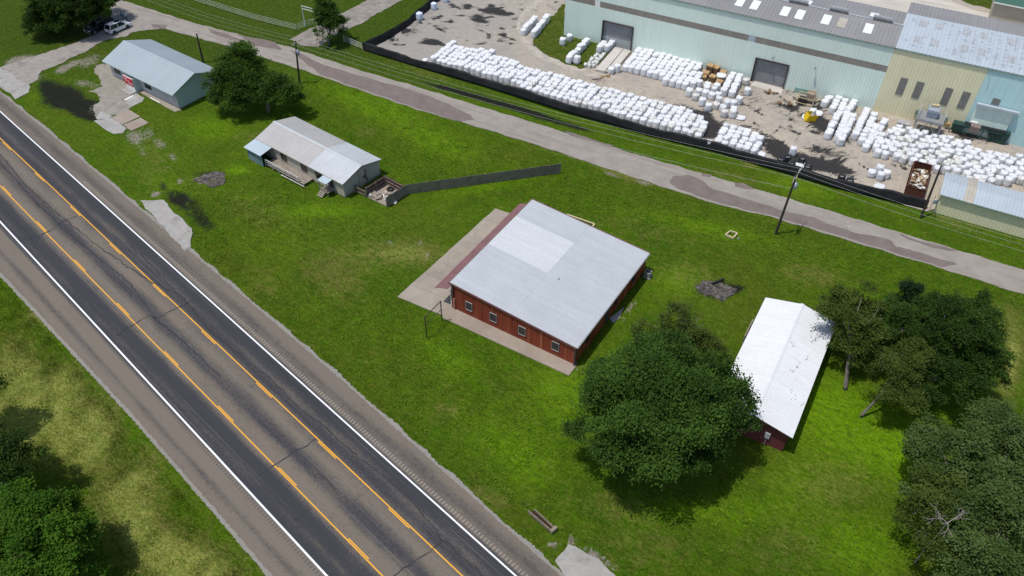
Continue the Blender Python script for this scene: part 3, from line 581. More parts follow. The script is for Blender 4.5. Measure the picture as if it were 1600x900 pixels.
# ---- shop with the red sign (top left)
shop, (l, w_, hh, sl) = gable('shop_building', (-60.9, 125.4, -.615, 19.2, 10.0, 2.95, 4.75), .45, 'long low shop with pale blue ribbed roof and a red sign on its porch', 'shop', 'wall_shop', 'roof_shop', 'roof_shop', .3, ov_side=.9, gabtrim='wall_shop')
MAT['frontwall'] = S('grey_render', (.50, .49, .50), .85, .12)
mb = MB(); mb.box((0, -w_ - .03, hh / 2 - .1), (2 * l - .02, .05, hh - .1)); mb.build('front_wall', MAT['frontwall'], shop)
pa = local(shop, 215.3, 144); u0 = pa.x
vp = min(pa.y, -w_ - 1.2); print('porch', pa, w_)
mb = MB(); mb.box((u0 - .06, (vp - w_) / 2, 1.25), (.12, -vp - w_, 2.5)); mb.build('porch_side', MAT['wall_shop'], shop)
mb = MB(); mb.box((u0 - 1.35, vp, 1.3), (2.5, .12, 2.4)); pf = mb.build('porch_front', MAT['white'], shop)
MAT['red'] = S('red_sign_face', (.55, .02, .035), .5, .1)
mb = MB(); mb.box((u0 - 1.35, vp - .10, 1.75), (2.45, .07, 1.35)); sg = mb.build('sign', MAT['red'], shop); sg['label'] = 'red sign board with white lettering'
mb = MB(); r_ = random.Random(3)
for row, (zz, x0_, x1_, hgt) in enumerate(((2.12, -1.0, -.1, .24), (1.78, -.7, .4, .18), (1.45, .0, 1.05, .26))):
    x_ = x0_
    while x_ < x1_:
        ww = r_.uniform(.10, .2); mb.box((u0 - 1.35 + x_ + ww / 2, vp - .14, zz), (ww * .8, .01, hgt * r_.uniform(.75, 1))); x_ += ww + .05
mb.build('lettering', MAT['white'], sg)
for uu in (-6.3, 1.9): window(shop, (u0 + uu + (.3 if uu > 0 else 0), -w_ - .055, 1.55), 1.7, 1.1, (0, -1, 0), frame='trim_dark')
mb = MB(); mb.box((u0 - 1.4, vp - .7, .10), (2.7, 1.2, .14)); mb.build('porch_step', MAT['conc_grey'], shop)
mb = MB(); mb.box((3.9, -w_ - 1.0, .12), (2.6, .16, .14)); mb.build('wheel_stop', MAT['white']); wo = bpy.data.objects['wheel_stop']
wo.parent = None; wo.matrix_world = Matrix.Translation(shop.location) @ Euler(shop.rotation_euler).to_matrix().to_4x4(); tag(wo, 'white painted concrete wheel stop on the walkway in front of the shop', 'wheel stop')

# ---- trailer house
def tm(a): return 1 if a > 11.8 else 0
house, (l, w_, hh, sl) = gable('mobile_home', (-29.69, 101.66, -.643, 19.1, 7.95, 2.62, 3.68), .3, 'cream mobile home with grey metal roof, front deck and a blue lean-to porch', 'mobile home', 'wall_cream', 'roof_house', 'roof_house2', .5, roofmis=tm, gabtrim='wall_cream')
for px, py in ((451, 248), (480.5, 266), (505, 277)):
    q = local(house, px, py + 8); window(house, (q.x, -w_ - .01, 1.55), 1.25, 1.1, (0, -1, 0), frame='trim_dark')
mb = MB(); mb.box((0, -w_ - .02, .12), (2 * l, .06, .25)); mb.box((l + .02, 0, .12), (.06, 2 * w_, .25)); mb.build('skirting', MAT['wall_grey'], house)
MAT['porchblue'] = S('blue_porch_wall', (.15, .23, .25), .8, .3, 1); MAT['porchroof'] = cladding('porch_roof', (.43, .51, .56), (.36, .43, .47), .4)
a = local(house, 396, 215.5, 2.5); b = local(house, 423.8, 230.5, 2.5); c_ = local(house, 408, 240.5, 2.2)
ux0, ux1 = -9.6, b.x + .1; vy = min(c_.y, -w_ - 2.6)
mb = MB(); rib_sheet(mb, (ux0, -w_ - .3, 2.52), (1, 0, 0), (0, vy + w_ + .3, -.3), ux1 - ux0, Vector((0, vy + w_ + .3, -.3)).length, .3, .025, nrm=(0, -.1, 1)); mb.build('porch_roof', MAT['porchroof'], house)
mb = MB(); mb.box(((ux0 + ux1) / 2, vy + .35, 1.03), (ux1 - ux0 - .5, .08, 2.1)); mb.box((ux0 + .3, (vy + .35 - w_) / 2, 1.05), (.08, -w_ - vy - .45, 2.2)); mb.build('porch_wall', MAT['porchblue'], house)
MAT['deckwood'] = S('grey_deck_wood', (.28, .24, .20), .85, .3, 1.5); MAT['rail'] = S('weathered_rail', (.48, .47, .44), .8, .25, 2)
mb = MB(); x0 = ux1 - .2; x1 = x0 + 8.5; k = 0
while x0 + k * .16 < x1: mb.box((x0 + k * .16 + .07, -w_ - 1.0, .42), (.14, 1.9, .05)); k += 1
mb.build('deck', MAT['deckwood'], house)
mb = MB()
for k in range(6): mb.box((x0 + .1 + k * 1.5, -w_ - 1.9, .65), (.09, .09, 1.3))
mb.bar((x0, -w_ - 1.9, 1.25), (x1 - 1, -w_ - 1.9, 1.25), .12, .05); mb.bar((x0, -w_ - 1.9, .85), (x1 - 2, -w_ - 1.85, .80), .05, .12); mb.bar((x0 + 4, -w_ - 2.3, .35), (x1 + .4, -w_ - 2.15, .30), .14, .06)
mb.build('railing', MAT['rail'], house)
q = local(house, 514, 300); qx = q.x
mb = MB(); rib_sheet(mb, (qx - .9, -w_ - .25, 2.5), (1, 0, 0), (0, -1.3, -.15), 1.8, 1.3, .3, .02, nrm=(0, -.1, 1)); mb.build('porch_roof', MAT['porchroof'], house)
mb = MB()
for s in (-.8, .8): mb.box((qx + s, -w_ - 1.4, 1.2), (.09, .09, 2.4))
mb.box((qx, -w_ - .75, .62), (1.7, 1.4, .06)); mb.bar((qx - .8, -w_ - 1.4, 1.2), (qx + .8, -w_ - 1.4, 1.2), .05, .1); mb.bar((qx - .8, -w_ - 1.4, .9), (qx + .8, -w_ - 1.4, .9), .05, .08)
for k in range(3): mb.box((qx - .2, -w_ - 1.6 - k * .26, .48 - k * .17), (1.1, .26, .05))
mb.build('porch_steps', MAT['deckwood'], house)
mb = MB(); mb.box((qx + .2, -w_ - .035, 1.55), (.95, .05, 1.9)); mb.build('door', MAT['trim_dark'], house)
mb = MB(); mb.box((l + .05, -.1, 1.5), (.10, .9, 2.9)); mb.build('side_panel', MAT['wall_cream'], house)
mb = MB(); mb.tube([(l + .12, .7, 2.6), (l + .13, .72, 1.4), (l + .12, .95, .4)], .06, 6); mb.box((l + .1, .3, 1.5), (.14, .35, .35)); mb.build('meter_conduit', MAT['trim_dark'], house)

# ---- pen and wooden fence
MAT['picket'] = S('weathered_pickets', (.22, .19, .155), .9, .35, 1.2); MAT['picket_brown'] = S('brown_pickets', (.10, .062, .05), .9, .3, 1.5); MAT['woodrail'] = S('pale_wood_rail', (.30, .25, .20), .85, .3, 2)
def picket_run(root, a, b, h, mat, railside=1, railmat='woodrail', z0=0):
    d = b - a; L_ = d.length; d = d.normalized(); q = Vector((-d.y, d.x, 0)); az = math.atan2(d.y, d.x); r = random.Random(int(L_ * 100)); n = int(L_ / .15)
    mb = MB()
    for i in range(n):
        p = a + d * (i + .5) * L_ / n; hh_ = h + r.uniform(-.04, .04); mb.box((p.x, p.y, z0 + hh_ / 2), (L_ / n * .93, .025, hh_), az + r.uniform(-.02, .02), rx=r.uniform(-.02, .02))
    mb.build('picket_panel', MAT[mat], root)
    mb = MB()
    for z in (.3, h - .25) if h < 1.6 else (.3, h * .5, h - .2): mb.bar(a + q * .05 * railside + Vector((0, 0, z0 + z)), b + q * .05 * railside + Vector((0, 0, z0 + z)), .05, .09)
    k = max(1, round(L_ / 2.4))
    for i in range(k + 1):
        p = a + d * L_ * i / k + q * .11 * railside; mb.box((p.x, p.y, z0 + h / 2), (.09, .09, h))
    mb.build('rail_frame', MAT[railmat], root)
Z0 = Vector((0, 0, 0)); o0 = G(605, 323.5)
fr = thing('wood_fence', o0, 0, 'long grey picket fence running diagonally from the pen towards the back road', 'fence')
picket_run(fr, Z0, G(637.5, 303.5) - o0, 1.75, 'picket'); picket_run(fr, G(637.5, 303.5) - o0, G(876, 270.5) - o0, 1.75, 'picket', 1)
o1 = G(572.5, 307.5)
pen = thing('wood_pen', o1, 0, 'brown open-topped wooden pen beside the mobile home', 'pen')
c1, c2, c3 = G(603, 288.5) - o1, G(632.5, 304) - o1, G(605, 323) - o1
picket_run(pen, Z0, c1, 1.7, 'picket_brown', -1); picket_run(pen, c1, c2 - (c2 - c1) * .02, 1.7, 'picket_brown', -1); picket_run(pen, G(555.5, 300) - o1, Z0 - (c1 * .02), 1.25, 'picket_brown', -1)
mb = MB(); mb.prism([(0, 0), (c3.x, c3.y), (c2.x, c2.y), (c1.x, c1.y)], -.05, .10); mb.build('pen_floor', MAT['conc_pink'], pen)
def torus(name, R, r, mat, parent=None, n=20, m_=8):
    mb = MB(); vs = []; fs = []
    for i in range(n):
        for j in range(m_):
            a, b = 2 * PI * i / n, 2 * PI * j / m_; vs.append(((R + r * math.cos(b)) * math.cos(a), (R + r * math.cos(b)) * math.sin(a), r * math.sin(b)))
            fs.append((i * m_ + j, (i + 1) % n * m_ + j, (i + 1) % n * m_ + (j + 1) % m_, i * m_ + (j + 1) % m_))
    mb.add(vs, fs); return mb.build(name, mat, parent, True)
ty = torus('tyre', .38, .15, MAT['rubber']); ty.location = G(610, 297.5) + Vector((0, 0, .25)); tag(ty, 'black tyre lying on the floor of the wooden pen', 'tyre')
MAT['debris'] = S('pale_debris', (.5, .47, .42), .9, .3, 3)
def junk(name, px, py, n, sp, label, cat, mats, s=.5, z=.1, seed=1):
    r = random.Random(seed); p = G(px, py); rt = None; mb = MB()
    for i in range(n):
        d = (r.uniform(.3, 1) * s, r.uniform(.1, .6) * s, r.uniform(.04, .25) * s)
        mb.box((r.gauss(0, sp), r.gauss(0, sp * .6), z + d[2] / 2 + abs(r.gauss(0, .12)) * s), d, r.uniform(0, PI), r.randrange(len(mats)), r.uniform(-.3, .3), r.uniform(-.3, .3))
    o = mb.build(name, [MAT[k] for k in mats]); o.location = p; return tag(o, label, cat)
junk('scrap_timber', 592, 306, 14, .9, 'scattered scrap boards on the pen floor', 'scrap wood', ['woodrail', 'deckwood', 'debris'], 1.2, .12, 3)
junk('rubble', 600, 311, 6, .4, 'white rubble in the pen behind the fence corner', 'rubble', ['debris', 'white'], .7, .12, 4)
junk('rubble', 612, 317, 7, .35, 'white crumpled rubbish lying outside the picket fence on the grass', 'rubbish', ['white', 'debris'], .7, .02, 5)
MAT['ash'] = S('ash_char', (.16, .145, .13), .95, .5, 2); MAT['char'] = S('charred_wood', (.025, .022, .02), .9, .4, 2)
t = T('ash_ground'); P = t.pos(); n = t.noise(P, 1.2, 6, .8); n2 = t.noise(P, 5, 5, .8); MAT['ashg'] = t.done(t.mix(t.ramp(n, (.38, 0), (.6, 1)), t.mix(n2, (.20, .175, .155), (.09, .08, .072)), (.022, .02, .02)), .95, n2, .6, .05)
sheet('ash_ground', PX((1086, 446), (1100, 438), (1122, 437), (1140, 444), (1152, 452), (1140, 464), (1128, 469), (1112, 462), (1092, 458)), .02, MAT['ashg'], thick=.1, rag=(.3, .3), seed=50)
sheet('ash_ground', PX((302, 282), (318, 274), (334, 269), (350, 270), (352, 278), (348, 287), (332, 292), (318, 287)), .02, MAT['ashg'], thick=.1, rag=(.3, .25), seed=51)
junk('burn_pile', 1112, 451, 45, 1.3, 'burn pile of ash and charred wood on the lawn above the big oak', 'burn pile', ['ash', 'char', 'char', 'char', 'ash', 'char'], .26, -.02, 6)
lg = MB().tube([(-.9, 0, .25), (.9, .3, .35)], .16, 8).build('charred_log', MAT['char']); lg.location = G(1122, 443); lg.rotation_euler = (0, 0, .3); tag(lg, 'dark charred log on top of the ash heap', 'log')
junk('burn_pile', 337, 276, 24, .7, 'shallow ash pit with rubbish beside the mobile home lawn', 'burn pit', ['ash', 'char', 'ash', 'debris', 'char'], .22, -.02, 8)

for o in bpy.data.objects:
    if o.name.startswith('burn_pile'): o['kind'] = 'stuff'

# ---- red building
WP, SP = Vector((-7.65, 70.9, 0)), Vector((7.5, 61.6, 0)); NP = Vector((3.07, 87.2, 0))
az = math.atan2(SP.y - WP.y, SP.x - WP.x); LU = 17.7; LV = 19.6
red = thing('red_metal_building', WP, az, 'large red sheet-metal building with pale grey single-slope roof and mauve canopy', 'building')
t = T('red_wall'); o = t.obj(); sx = t.sep(o); k = t.N('CombineXYZ'); cell = t.math('ADD', t.math('MULTIPLY', t.math('FLOOR', t.math('DIVIDE', sx[0], .30)), 1.0), t.math('MULTIPLY', t.math('FLOOR', t.math('DIVIDE', sx[1], .30)), 7.3))
wn = t.N('TexWhiteNoise'); wn.noise_dimensions = '1D'; t.L(cell, wn.inputs['W']); n1 = t.noise(t.mp(o, (2.2, 2.2, .25)), 1, 5, .7); n2 = t.noise(o, .35, 3)
c = t.mix(t.ramp(n1, (.35, 0), (.7, 1)), (.175, .030, .014), (.29, .062, .028)); c = t.mix(t.math('MULTIPLY', t.ramp(wn.outputs[0], (.5, 0), (1, 1)), .4), c, (.11, .018, .013))
c = t.mix(t.math('MULTIPLY', t.ramp(wn.outputs[0], (.86, 0), (.88, 1)), t.ramp(t.math('DIVIDE', sx[0], 18), (.60, 0), (.66, .8))), c, (.42, .15, .065)); c = t.mix(t.math('MULTIPLY', t.ramp(wn.outputs[0], (.45, 0), (.8, .8)), t.ramp(t.math('DIVIDE', sx[0], 18), (.5, 0), (.95, 1))), c, (.33, .095, .045))
c = t.mix(t.ramp(t.noise(o, 2.3, 4, .8), (.66, 0), (.70, .6)), c, (.33, .13, .07))
MAT['red_wall'] = t.done(c, .6, n1, .1, .01)
zt = lambda u: 4.4 - 1.3 * u / LU
mb = MB(); e = .12
vs = [(e, e, -.1), (LU - e, e, -.1), (LU - e, LV - e, -.1), (e, LV - e, -.1), (e, e, zt(e) - .1), (LU - e, e, zt(LU) - .1), (LU - e, LV - e, zt(LU) - .1), (e, LV - e, zt(e) - .1)]
mb.add(vs, [(0, 1, 5, 4), (1, 2, 6, 5), (2, 3, 7, 6), (3, 0, 4, 7), (4, 5, 6, 7)])
for (x0, y0, x1, y1, nx_) in ((e, e, LU - e, e, (0, -1, 0)), (LU - e, e, LU - e, LV - e, (1, 0, 0))):   # ribs as standing battens following the roof slope
    n_ = int(Vector((x1 - x0, y1 - y0)).length / .3)
    for i in range(n_):
        f_ = (i + .5) / n_; x, y = x0 + (x1 - x0) * f_, y0 + (y1 - y0) * f_; h_ = zt(x) - .13
        mb.box((x + nx_[0] * .012, y + nx_[1] * .012, h_ / 2), (.07 if nx_[1] else .024, .024 if nx_[1] else .07, h_))
mb.build('wall', MAT['red_wall'], red)
mb = MB(); sl_ = Vector((LU, 0, -1.3)); um = LU * .5; sln = sl_.normalized()
def rmis(a): return 1 if 5.6 < a < 14.6 else 0
L1 = um / LU * sl_.length
rib_sheet(mb, (0, LV, 4.4), (0, -1, 0), sln, LV, L1 + .1, .4, .045, 0, nrm=(1.3, 0, LU), mis=lambda a: 1 if (LV - 15.4) < a < (LV - 8.6) else 0)
rib_sheet(mb, Vector((0, LV, 4.385)) + sln * L1, (0, -1, 0), sln, LV, sl_.length - L1 + .12, .4, .045, 0, nrm=(1.3, 0, LU))
mb.build('roof', [MAT['roof_grey'], MAT['roof_pale']], red)
mb = MB()
mb.bar((-.03, -.04, 4.36), (LU + .1, -.04, 4.36 - 1.3 * (LU + .13) / LU), .08, .24); mb.bar((-.03, LV + .04, 4.36), (LU + .1, LV + .04, 4.36 - 1.3 * (LU + .13) / LU), .08, .24); mb.box((-.05, LV / 2, 4.33), (.1, LV + .16, .28))
mb.build('fascia', MAT['mauve'], red)
mb = MB(); mb.box((LU + .17, LV / 2, 3.0), (.12, LV - .1, .10)); mb.build('gutter', MAT['steel'], red)
aw = 1.9
mb = MB(); rib_sheet(mb, (-.1, -.3, 3.55), (0, 1, 0), (-aw, 0, -.75), LV + .4, math.hypot(aw, .75), .4, .02, nrm=(-.75, 0, aw)); mb.box((-.1 - aw, LV / 2 - .1, 2.73), (.06, LV + .4, .16)); mb.build('canopy', MAT['mauve'], red)
for px, py in ((732.5, 487.5), (770.5, 504.5), (815.5, 524), (867.5, 548)):
    q = None
    best = min(np.linspace(0, LU, 200), key=lambda u: abs((lambda P_: 800 + FPX * P_.dot(RIGHT) / P_.dot(FWD))(WP + Vector((math.cos(az) * u, math.sin(az) * u, 1.55)) - Vector((0, 0, CAMZ))) - px))
    window(red, (best, .085, 1.70), 1.0, 1.38, (0, -1, 0), bars=False)
for v_, ww in ((3.2, .9), (8.2, 1.0), (10.6, .5), (15.6, .9)):
    if ww == 1.0:
        mb = MB(); mb.box((LU - e + .05, v_, 1.05), (.08, 1.0, 2.1)); d_ = mb.build('door', MAT['trim_dark'], red)
    else: window(red, (LU - e + .02, v_, 1.65), ww, 1.1, (1, 0, 0), frame='trim_dark')
mb = MB(); mb.box((.4, 0.03, 3.1), (.22, .14, 1.9)); mb.build('louvre', MAT['trim_dark'], red)
mb = MB(); mb.box((.55, 0.03, 1.0), (.2, .14, 1.9)); mb.build('bare_panel', S('primer', (.4, .2, .13), .8), red)
mb = MB()
for v_ in (.35, 4.2, 8.2, 12.2, 16.2, 19.2): mb.box((-.02, v_, 1.4), (.18, .3, 2.8))
mb.box((-.0, LV / 2, .3), (.14, LV - .4, .6)); mb.build('storefront_frame', MAT['white'], red)
mb = MB(); mb.box((.06, LV / 2, 1.7), (.09, LV - .4, 2.2)); mb.build('storefront_glass', MAT['glass'], red)
mb = MB(); mb.box((LU - .02, .02, 1.5), (.2, .2, 2.95)); mb.build('corner_trim', MAT['trim_dark'], red)
mb = MB(); mb.tube([(10.6, 8.4, 3.7), (10.6, 8.4, 3.9)], .07, 8); mb.build('roof_vent', MAT['steel'], red)
ac = thing('condenser', G(1012, 432), az, 'grey cooling unit standing against the far corner of the red building', 'air conditioner')
mb = MB(); mb.box((0, 0, .5), (.8, .8, .8)); mb.box((0, 0, .05), (1, 1, .1)); mb.build('casing', MAT['steel'], ac, bevel=.03); mb = MB(); mb.tube([(0, 0, .9), (0, 0, .96)], .33, 16); mb.build('fan_grille', MAT['black'], ac)
mb = MB(); A, B, C_ = G(886, 336), G(929, 351), G(925, 356); mb.bar(A + Vector((0, 0, .1)), B + Vector((0, 0, .1)), .2, .16); mb.bar(B + Vector((0, 0, .1)), C_ + Vector((0, 0, .1)), .2, .16)
tag(mb.build('timber_border', S('fresh_timber', (.52, .45, .27), .8, .15)), 'pale timber edging on the grass behind the red building', 'edging')
mb = MB(); b_ = PX((1133, 368), (1141, 362.5), (1152, 366), (1145, 373.5))
for i in range(4): mb.bar(b_[i] + Vector((0, 0, .14)), b_[(i + 1) % 4] + Vector((0, 0, .14)), .16, .26)
tag(mb.build('timber_square', MAT['fresh_timber']), 'small square yellow timber frame on the lawn near the back road', 'frame')
bb = thing('flower_barrel', G(1153.5, 374), 0, 'tiny white pot beside the square timber frame', 'pot'); MB().tube([(0, 0, 0), (0, 0, .3)], [.1, .14], 10).build('pot', MAT['white'], bb); MB().tube([(0, 0, .28), (0, 0, .31)], [.12, .12], 10).build('soil', MAT['char'], bb)
# empty pipe sign frame
pr_ = thing('sign_frame', G(666.7, 527), 0, 'empty dark pipe sign frame with two posts by the sidewalk', 'sign frame'); d = G(690.7, 502) - G(666.7, 527)
for k, e_ in enumerate((Z0, d)): MB().tube([e_, e_ + Vector((0, 0, 3.55))], .07, 8).build('post', MAT['trim_dark'], pr_)
MB().tube([Vector((0, 0, 3.5)), d + Vector((0, 0, 3.5))], .06, 8).build('crossbar', MAT['trim_dark'], pr_); MB().tube([Vector((0, 0, 2.1)), d + Vector((0, 0, 2.1))], .04, 8).build('crossbar', MAT['trim_dark'], pr_)

# ---- white roofed barn
barn, (l, w_, hh, sl) = gable('white_roof_house', (30.2, 59.85, -2.078, 19.1, 8.6, 3.2, 4.2), .45, 'dark red house with bright white metal roof beside the big oak', 'house', 'mauve', 'roof_white', None, .3, gabtrim='trim_dark')
MAT['barnred'] = cladding('dark_red_boards', (.13, .028, .03), (.09, .022, .022), .4, .7)
bpy.data.objects[[c.name for c in barn.children if c.name.startswith('wall')][0]].data.materials[0] = MAT['barnred']
mb = MB(); mb.box((l + .08, 1.9, 1.6), (.18, .55, .85)); mb.box((l + .05, 1.9, .6), (.06, .06, 1.2)); eb = mb.build('meter_box', S('meter_grey', (.45, .46, .46), .5), barn)
window(barn, (-3.0, -w_ - .01, 1.6), 1.2, 1.0, (0, -1, 0)); window(barn, (3.0, w_ + .01, 1.6), 1.2, 1.0, (0, 1, 0))
mb = MB(); mb.box((-5.0, -w_ - .8, .9), (3.2, .12, 1.8)); 
tag(mb.build('plank_screen', MAT['woodrail']), 'weathered plank screen leaning along the west side of the white roof house', 'screen'); sc_ = bpy.data.objects['plank_screen']; sc_.matrix_world = Matrix.Translation(barn.location) @ Euler(barn.rotation_euler).to_matrix().to_4x4()
MAT['leaflitter'] = S('leaf_litter', (.08, .07, .055), .9)
mb = MB(); r_ = random.Random(5)
for (px, py) in ((1250, 566), (1246, 571), (1236, 577), (1239, 607), (1242, 616), (1254, 626), (1236, 533), (1240, 538), (1262, 556)):
    for k in range(4):
        q = local(barn, px, py, 4.0); zz = 4.2 - sl * abs(q.y) + .05; mb.box((q.x + r_.gauss(0, .22), q.y + r_.gauss(0, .12), zz), (r_.uniform(.05, .16), .05, .02), r_.uniform(0, PI))
tag(mb.build('leaf_litter', MAT['leaflitter']), 'small scatter of dead leaves lying on the white metal roof', 'leaves', kind='stuff'); lo_ = bpy.data.objects['leaf_litter']; lo_.matrix_world = sc_.matrix_world.copy()

# ------------------------------------------------------------------ warehouse row
WO = Vector((9.24, 144.8, 0)); WAZ = math.radians(-26.7); WU = Vector((math.cos(WAZ), math.sin(WAZ), 0)); WV = Vector((-math.sin(WAZ), math.cos(WAZ), 0))
def wallpt(px, py, v=0.0):
    r = RIGHT * (px - 800) + UP * (450 - py) + FWD * FPX; o = Vector((0, 0, CAMZ)) - WO
    t_ = (v - o.dot(WV)) / r.dot(WV); p = o + r * t_; return p.dot(WU), p.z
def roofpt(px, py, z): p = G(px, py, z) - WO; return p.dot(WU), p.dot(WV)
EH = 11.4
ware = thing('warehouse', WO, WAZ, 'huge mint green ribbed warehouse with weathered grey roof and two roll-up doors', 'warehouse')
def wallpanel(root, name, u0, u1, z0, z1, mat, v=0.0, pitch=.5, depth=.02):
    mb = MB(); rib_sheet(mb, (u0, v, z0), (1, 0, 0), (0, 0, 1), u1 - u0, z1 - z0, pitch, depth, 0, nrm=(0, -1, 0), back=.06); return mb.build(name, MAT[mat], root)
D1, D2 = (7.9, 13.65, 4.65), (36.55, 42.1, 4.35)
bz0, bz1 = 7.05, 8.15
c_ = 0
for a, b, z0 in ((0, D1[0], 0), (D1[0], D1[1], D1[2]), (D1[1], D2[0], 0), (D2[0], D2[1], D2[2]), (D2[1], 57.3, 0)):
    wallpanel(ware, 'wall', a, b, z0, bz0, 'wall_mint')
wallpanel(ware, 'wall', 0, 57.3, bz1, EH, 'wall_mint')
for a, b, mt in ((0, 5.9, 'wall_grey'), (5.9, 6.9, 'white'), (6.9, 34.4, 'wall_grey'), (34.4, 35.6, 'roof_blue'), (35.6, 57.3, 'wall_grey')): wallpanel(ware, 'translucent_band', a, b, bz0, bz1, mt, .01)
wallpanel(ware, 'end_wall', 0, .05, 0, EH, 'wall_mint')
mb = MB(); mb.add([(0, .06, 0), (0, 13.9, 0), (0, 13.9, EH), (0, 7.1, EH + .62), (0, .06, EH)], [(0, 4, 3, 2, 1)]); mb.add([(0, 13.9, 0), (57.3, 13.9, 0), (57.3, 13.9, EH), (0, 13.9, EH)], [(3, 2, 1, 0)]); mb.build('end_wall', MAT['wall_mint'], ware)
mb = MB(); sd = Vector((0, -7.2, -.65)); rib_sheet(mb, (-.3, 7.1, EH + .68), (1, 0, 0), sd, 57.7, sd.length, .6, .05, nrm=(0, -.65, 7.2)); sb = Vector((0, 7.0, -.66)); rib_sheet(mb, (-.3, 7.1, EH + .68), (1, 0, 0), sb, 57.7, sb.length, .6, .05, nrm=(0, .66, 7.0))
rf = mb.build('roof', MAT['roof_ware'], ware)
mb = MB(); mb.bar((-.3, 7.1, EH + .76), (57.4, 7.1, EH + .76), .3, .03); mb.build('ridge_cap', MAT['roof_blue'], rf)
mb = MB(); mb.box((28.6, -.14, EH - .12), (57.8, .10, .14)); mb.build('gutter', S('gutter_green', (.22, .30, .26), .6), ware)
MAT['skylight'] = S('skylight', (.72, .74, .75), .5, .08); MAT['skylight_tan'] = S('skylight_tan', (.42, .39, .33), .6, .2)
for i, (px, py) in enumerate(((1157, 3), (1180, 8), (1227, 18), (1250, 23), (1291, 31), (1316, 36), (1357, 45), (1262, 5), (1366, 25))):
    u, v = roofpt(px, py, EH + .4); L_ = 1.5 if v < 7 else 1.0; zc = EH + .68 - abs(v - 7.1) * .09 + .075
    mb = MB(); mb.box((u, v, zc), (1.35, L_ * 2.1, .02), rx=.09 if v < 7.1 else -.09); mb.build('skylight', MAT['skylight_tan' if i == 5 else 'skylight'], rf)
for px0, py0, px1, py1 in ((1231, 7, 1259, 12), (1296, 18, 1323, 23), (1364, 32, 1392, 38)):
    u0 = roofpt(px0, py0, EH + .7)[0]; u1 = roofpt(px1, py1, EH + .7)[0]; mb = MB(); mb.box(((u0 + u1) / 2, 7.1, EH + .98), (u1 - u0, .5, .45)); mb.tube([(u0 - .1, 7.1, EH + 1.2), (u1 + .1, 7.1, EH + 1.2)], .38, 8); mb.build('ridge_ventilator', MAT['steel'], rf)
MAT['door_grey'] = S('rollup_door', (.27, .28, .30), .5, .3, .4, .2); MAT['door_blue'] = S('rollup_door_lower', (.42, .46, .47), .5, .2, .4)
for u0, u1, zt_ in (D1, D2):
    mb = MB(); n = 14
    for k in range(n): mb.box(((u0 + u1) / 2, .32 + .015 * (k % 2), (k + .5) * zt_ / n), (u1 - u0 - .02, .06, zt_ / n * .96), mi=1 if (k < 5 and u0 < 20) else 0)
    mb.box(((u0 + u1) / 2, .5, zt_ / 2), (u1 - u0, .05, zt_)); dr = mb.build('rollup_door', [MAT['door_grey'], MAT['door_blue']], ware)
    mb = MB(); mb.box((u0 - .08, .0, zt_ / 2), (.16, .5, zt_)); mb.box((u1 + .08, .0, zt_ / 2), (.16, .5, zt_)); mb.box(((u0 + u1) / 2, .0, zt_ + .08), (u1 - u0 + .3, .5, .16)); mb.build('door_frame', MAT['trim_dark'], dr)
for px, py in ((1209, 87), (1275, 103)):
    u, z = wallpt(px, py); mb = MB(); mb.tube([(u, -.05, z), (u, -.45, z + .15), (u, -.6, z)], .05, 6); mb.tube([(u, -.6, z + .05), (u, -.6, z - .25)], [.08, .22], 8); mb.build('wall_lamp', MAT['steel'], ware)
mb = MB(); mb.box((45.3, -.18, .5), (2.2, .2, .9)); mb.build('patch_panel', S('faded_green', (.25, .40, .35), .7, .3, 1.5), ware)

east = thing('east_warehouse', WO + WU * 57.3, WAZ, 'tan and aqua metal warehouse joined to the green one with a pale blue roof', 'warehouse')
U0 = 57.3; TW = 71.15 - U0; EL = 60
wallpanel(east, 'wall', 0, TW, 0, EH, 'wall_tan', pitch=.5); wallpanel(east, 'wall', TW, EL, 0, EH, 'wall_teal', pitch=.9)
mb = MB(); mb.add([(0, 13.9, 0), (0, 18, 0), (0, 18, EH + .1), (0, 13.9, EH + .4)], [(0, 1, 2, 3)]); mb.build('end_wall', MAT['wall_tan'], east)
mb = MB(); sd = Vector((0, -11.52, -.98)); rib_sheet(mb, (-.05, 11.4, EH + 1.04), (1, 0, 0), sd, EL, sd.length, .6, .04, nrm=(0, -.98, 11.52)); sb = Vector((0, 6.0, -.5)); rib_sheet(mb, (-.05, 11.4, EH + 1.04), (1, 0, 0), sb, EL, sb.length, .6, .06, nrm=(0, .5, 6.0), mi=1)
er = mb.build('roof', [MAT['roof_blue'], MAT['roof_ware']], east)
mb = MB(); mb.box((EL / 2, -.14, EH - .12), (EL, .10, .14)); mb.build('gutter', MAT['gutter_green'], east)
MAT['panel_dull'] = S('dull_panel', (.36, .36, .37), .7, .35, 2)
for px, py in ((1435, 61), (1461, 66), (1441, 40), (1467, 45), (1507, 75), (1534, 81), (1510, 54), (1536, 59), (1580, 92), (1581, 70)):
    u, v = roofpt(px, py, EH + .5); u -= U0; zc = EH + 1.04 - (11.4 - v) * .085 + .06; mb = MB()
    for k in range(3): mb.box((u - .42 + k * .42, v, zc), (.26, 1.9, .02), rx=.085)
    mb.build('roof_panel', MAT['panel_dull'], er)
MAT['rust'] = S('rust_marks', (.27, .28, .30), .8, .4, 4); r_ = random.Random(11); mb = MB()
for i in range(230):
    u = r_.uniform(.8, 20); v = r_.uniform(1, 10.5)
    if (u < 8 and r_.random() < .6): continue
    u = round(u / 1.2) * 1.2 + r_.uniform(-.2, .2); v = round(v / .55) * .55; zc = EH + 1.04 - (11.4 - v) * .085 + .052; mb.box((u, v, zc), (r_.uniform(.2, .75), .06, .012), rx=.085)
mb.build('rust_marks', MAT['rust'], er)
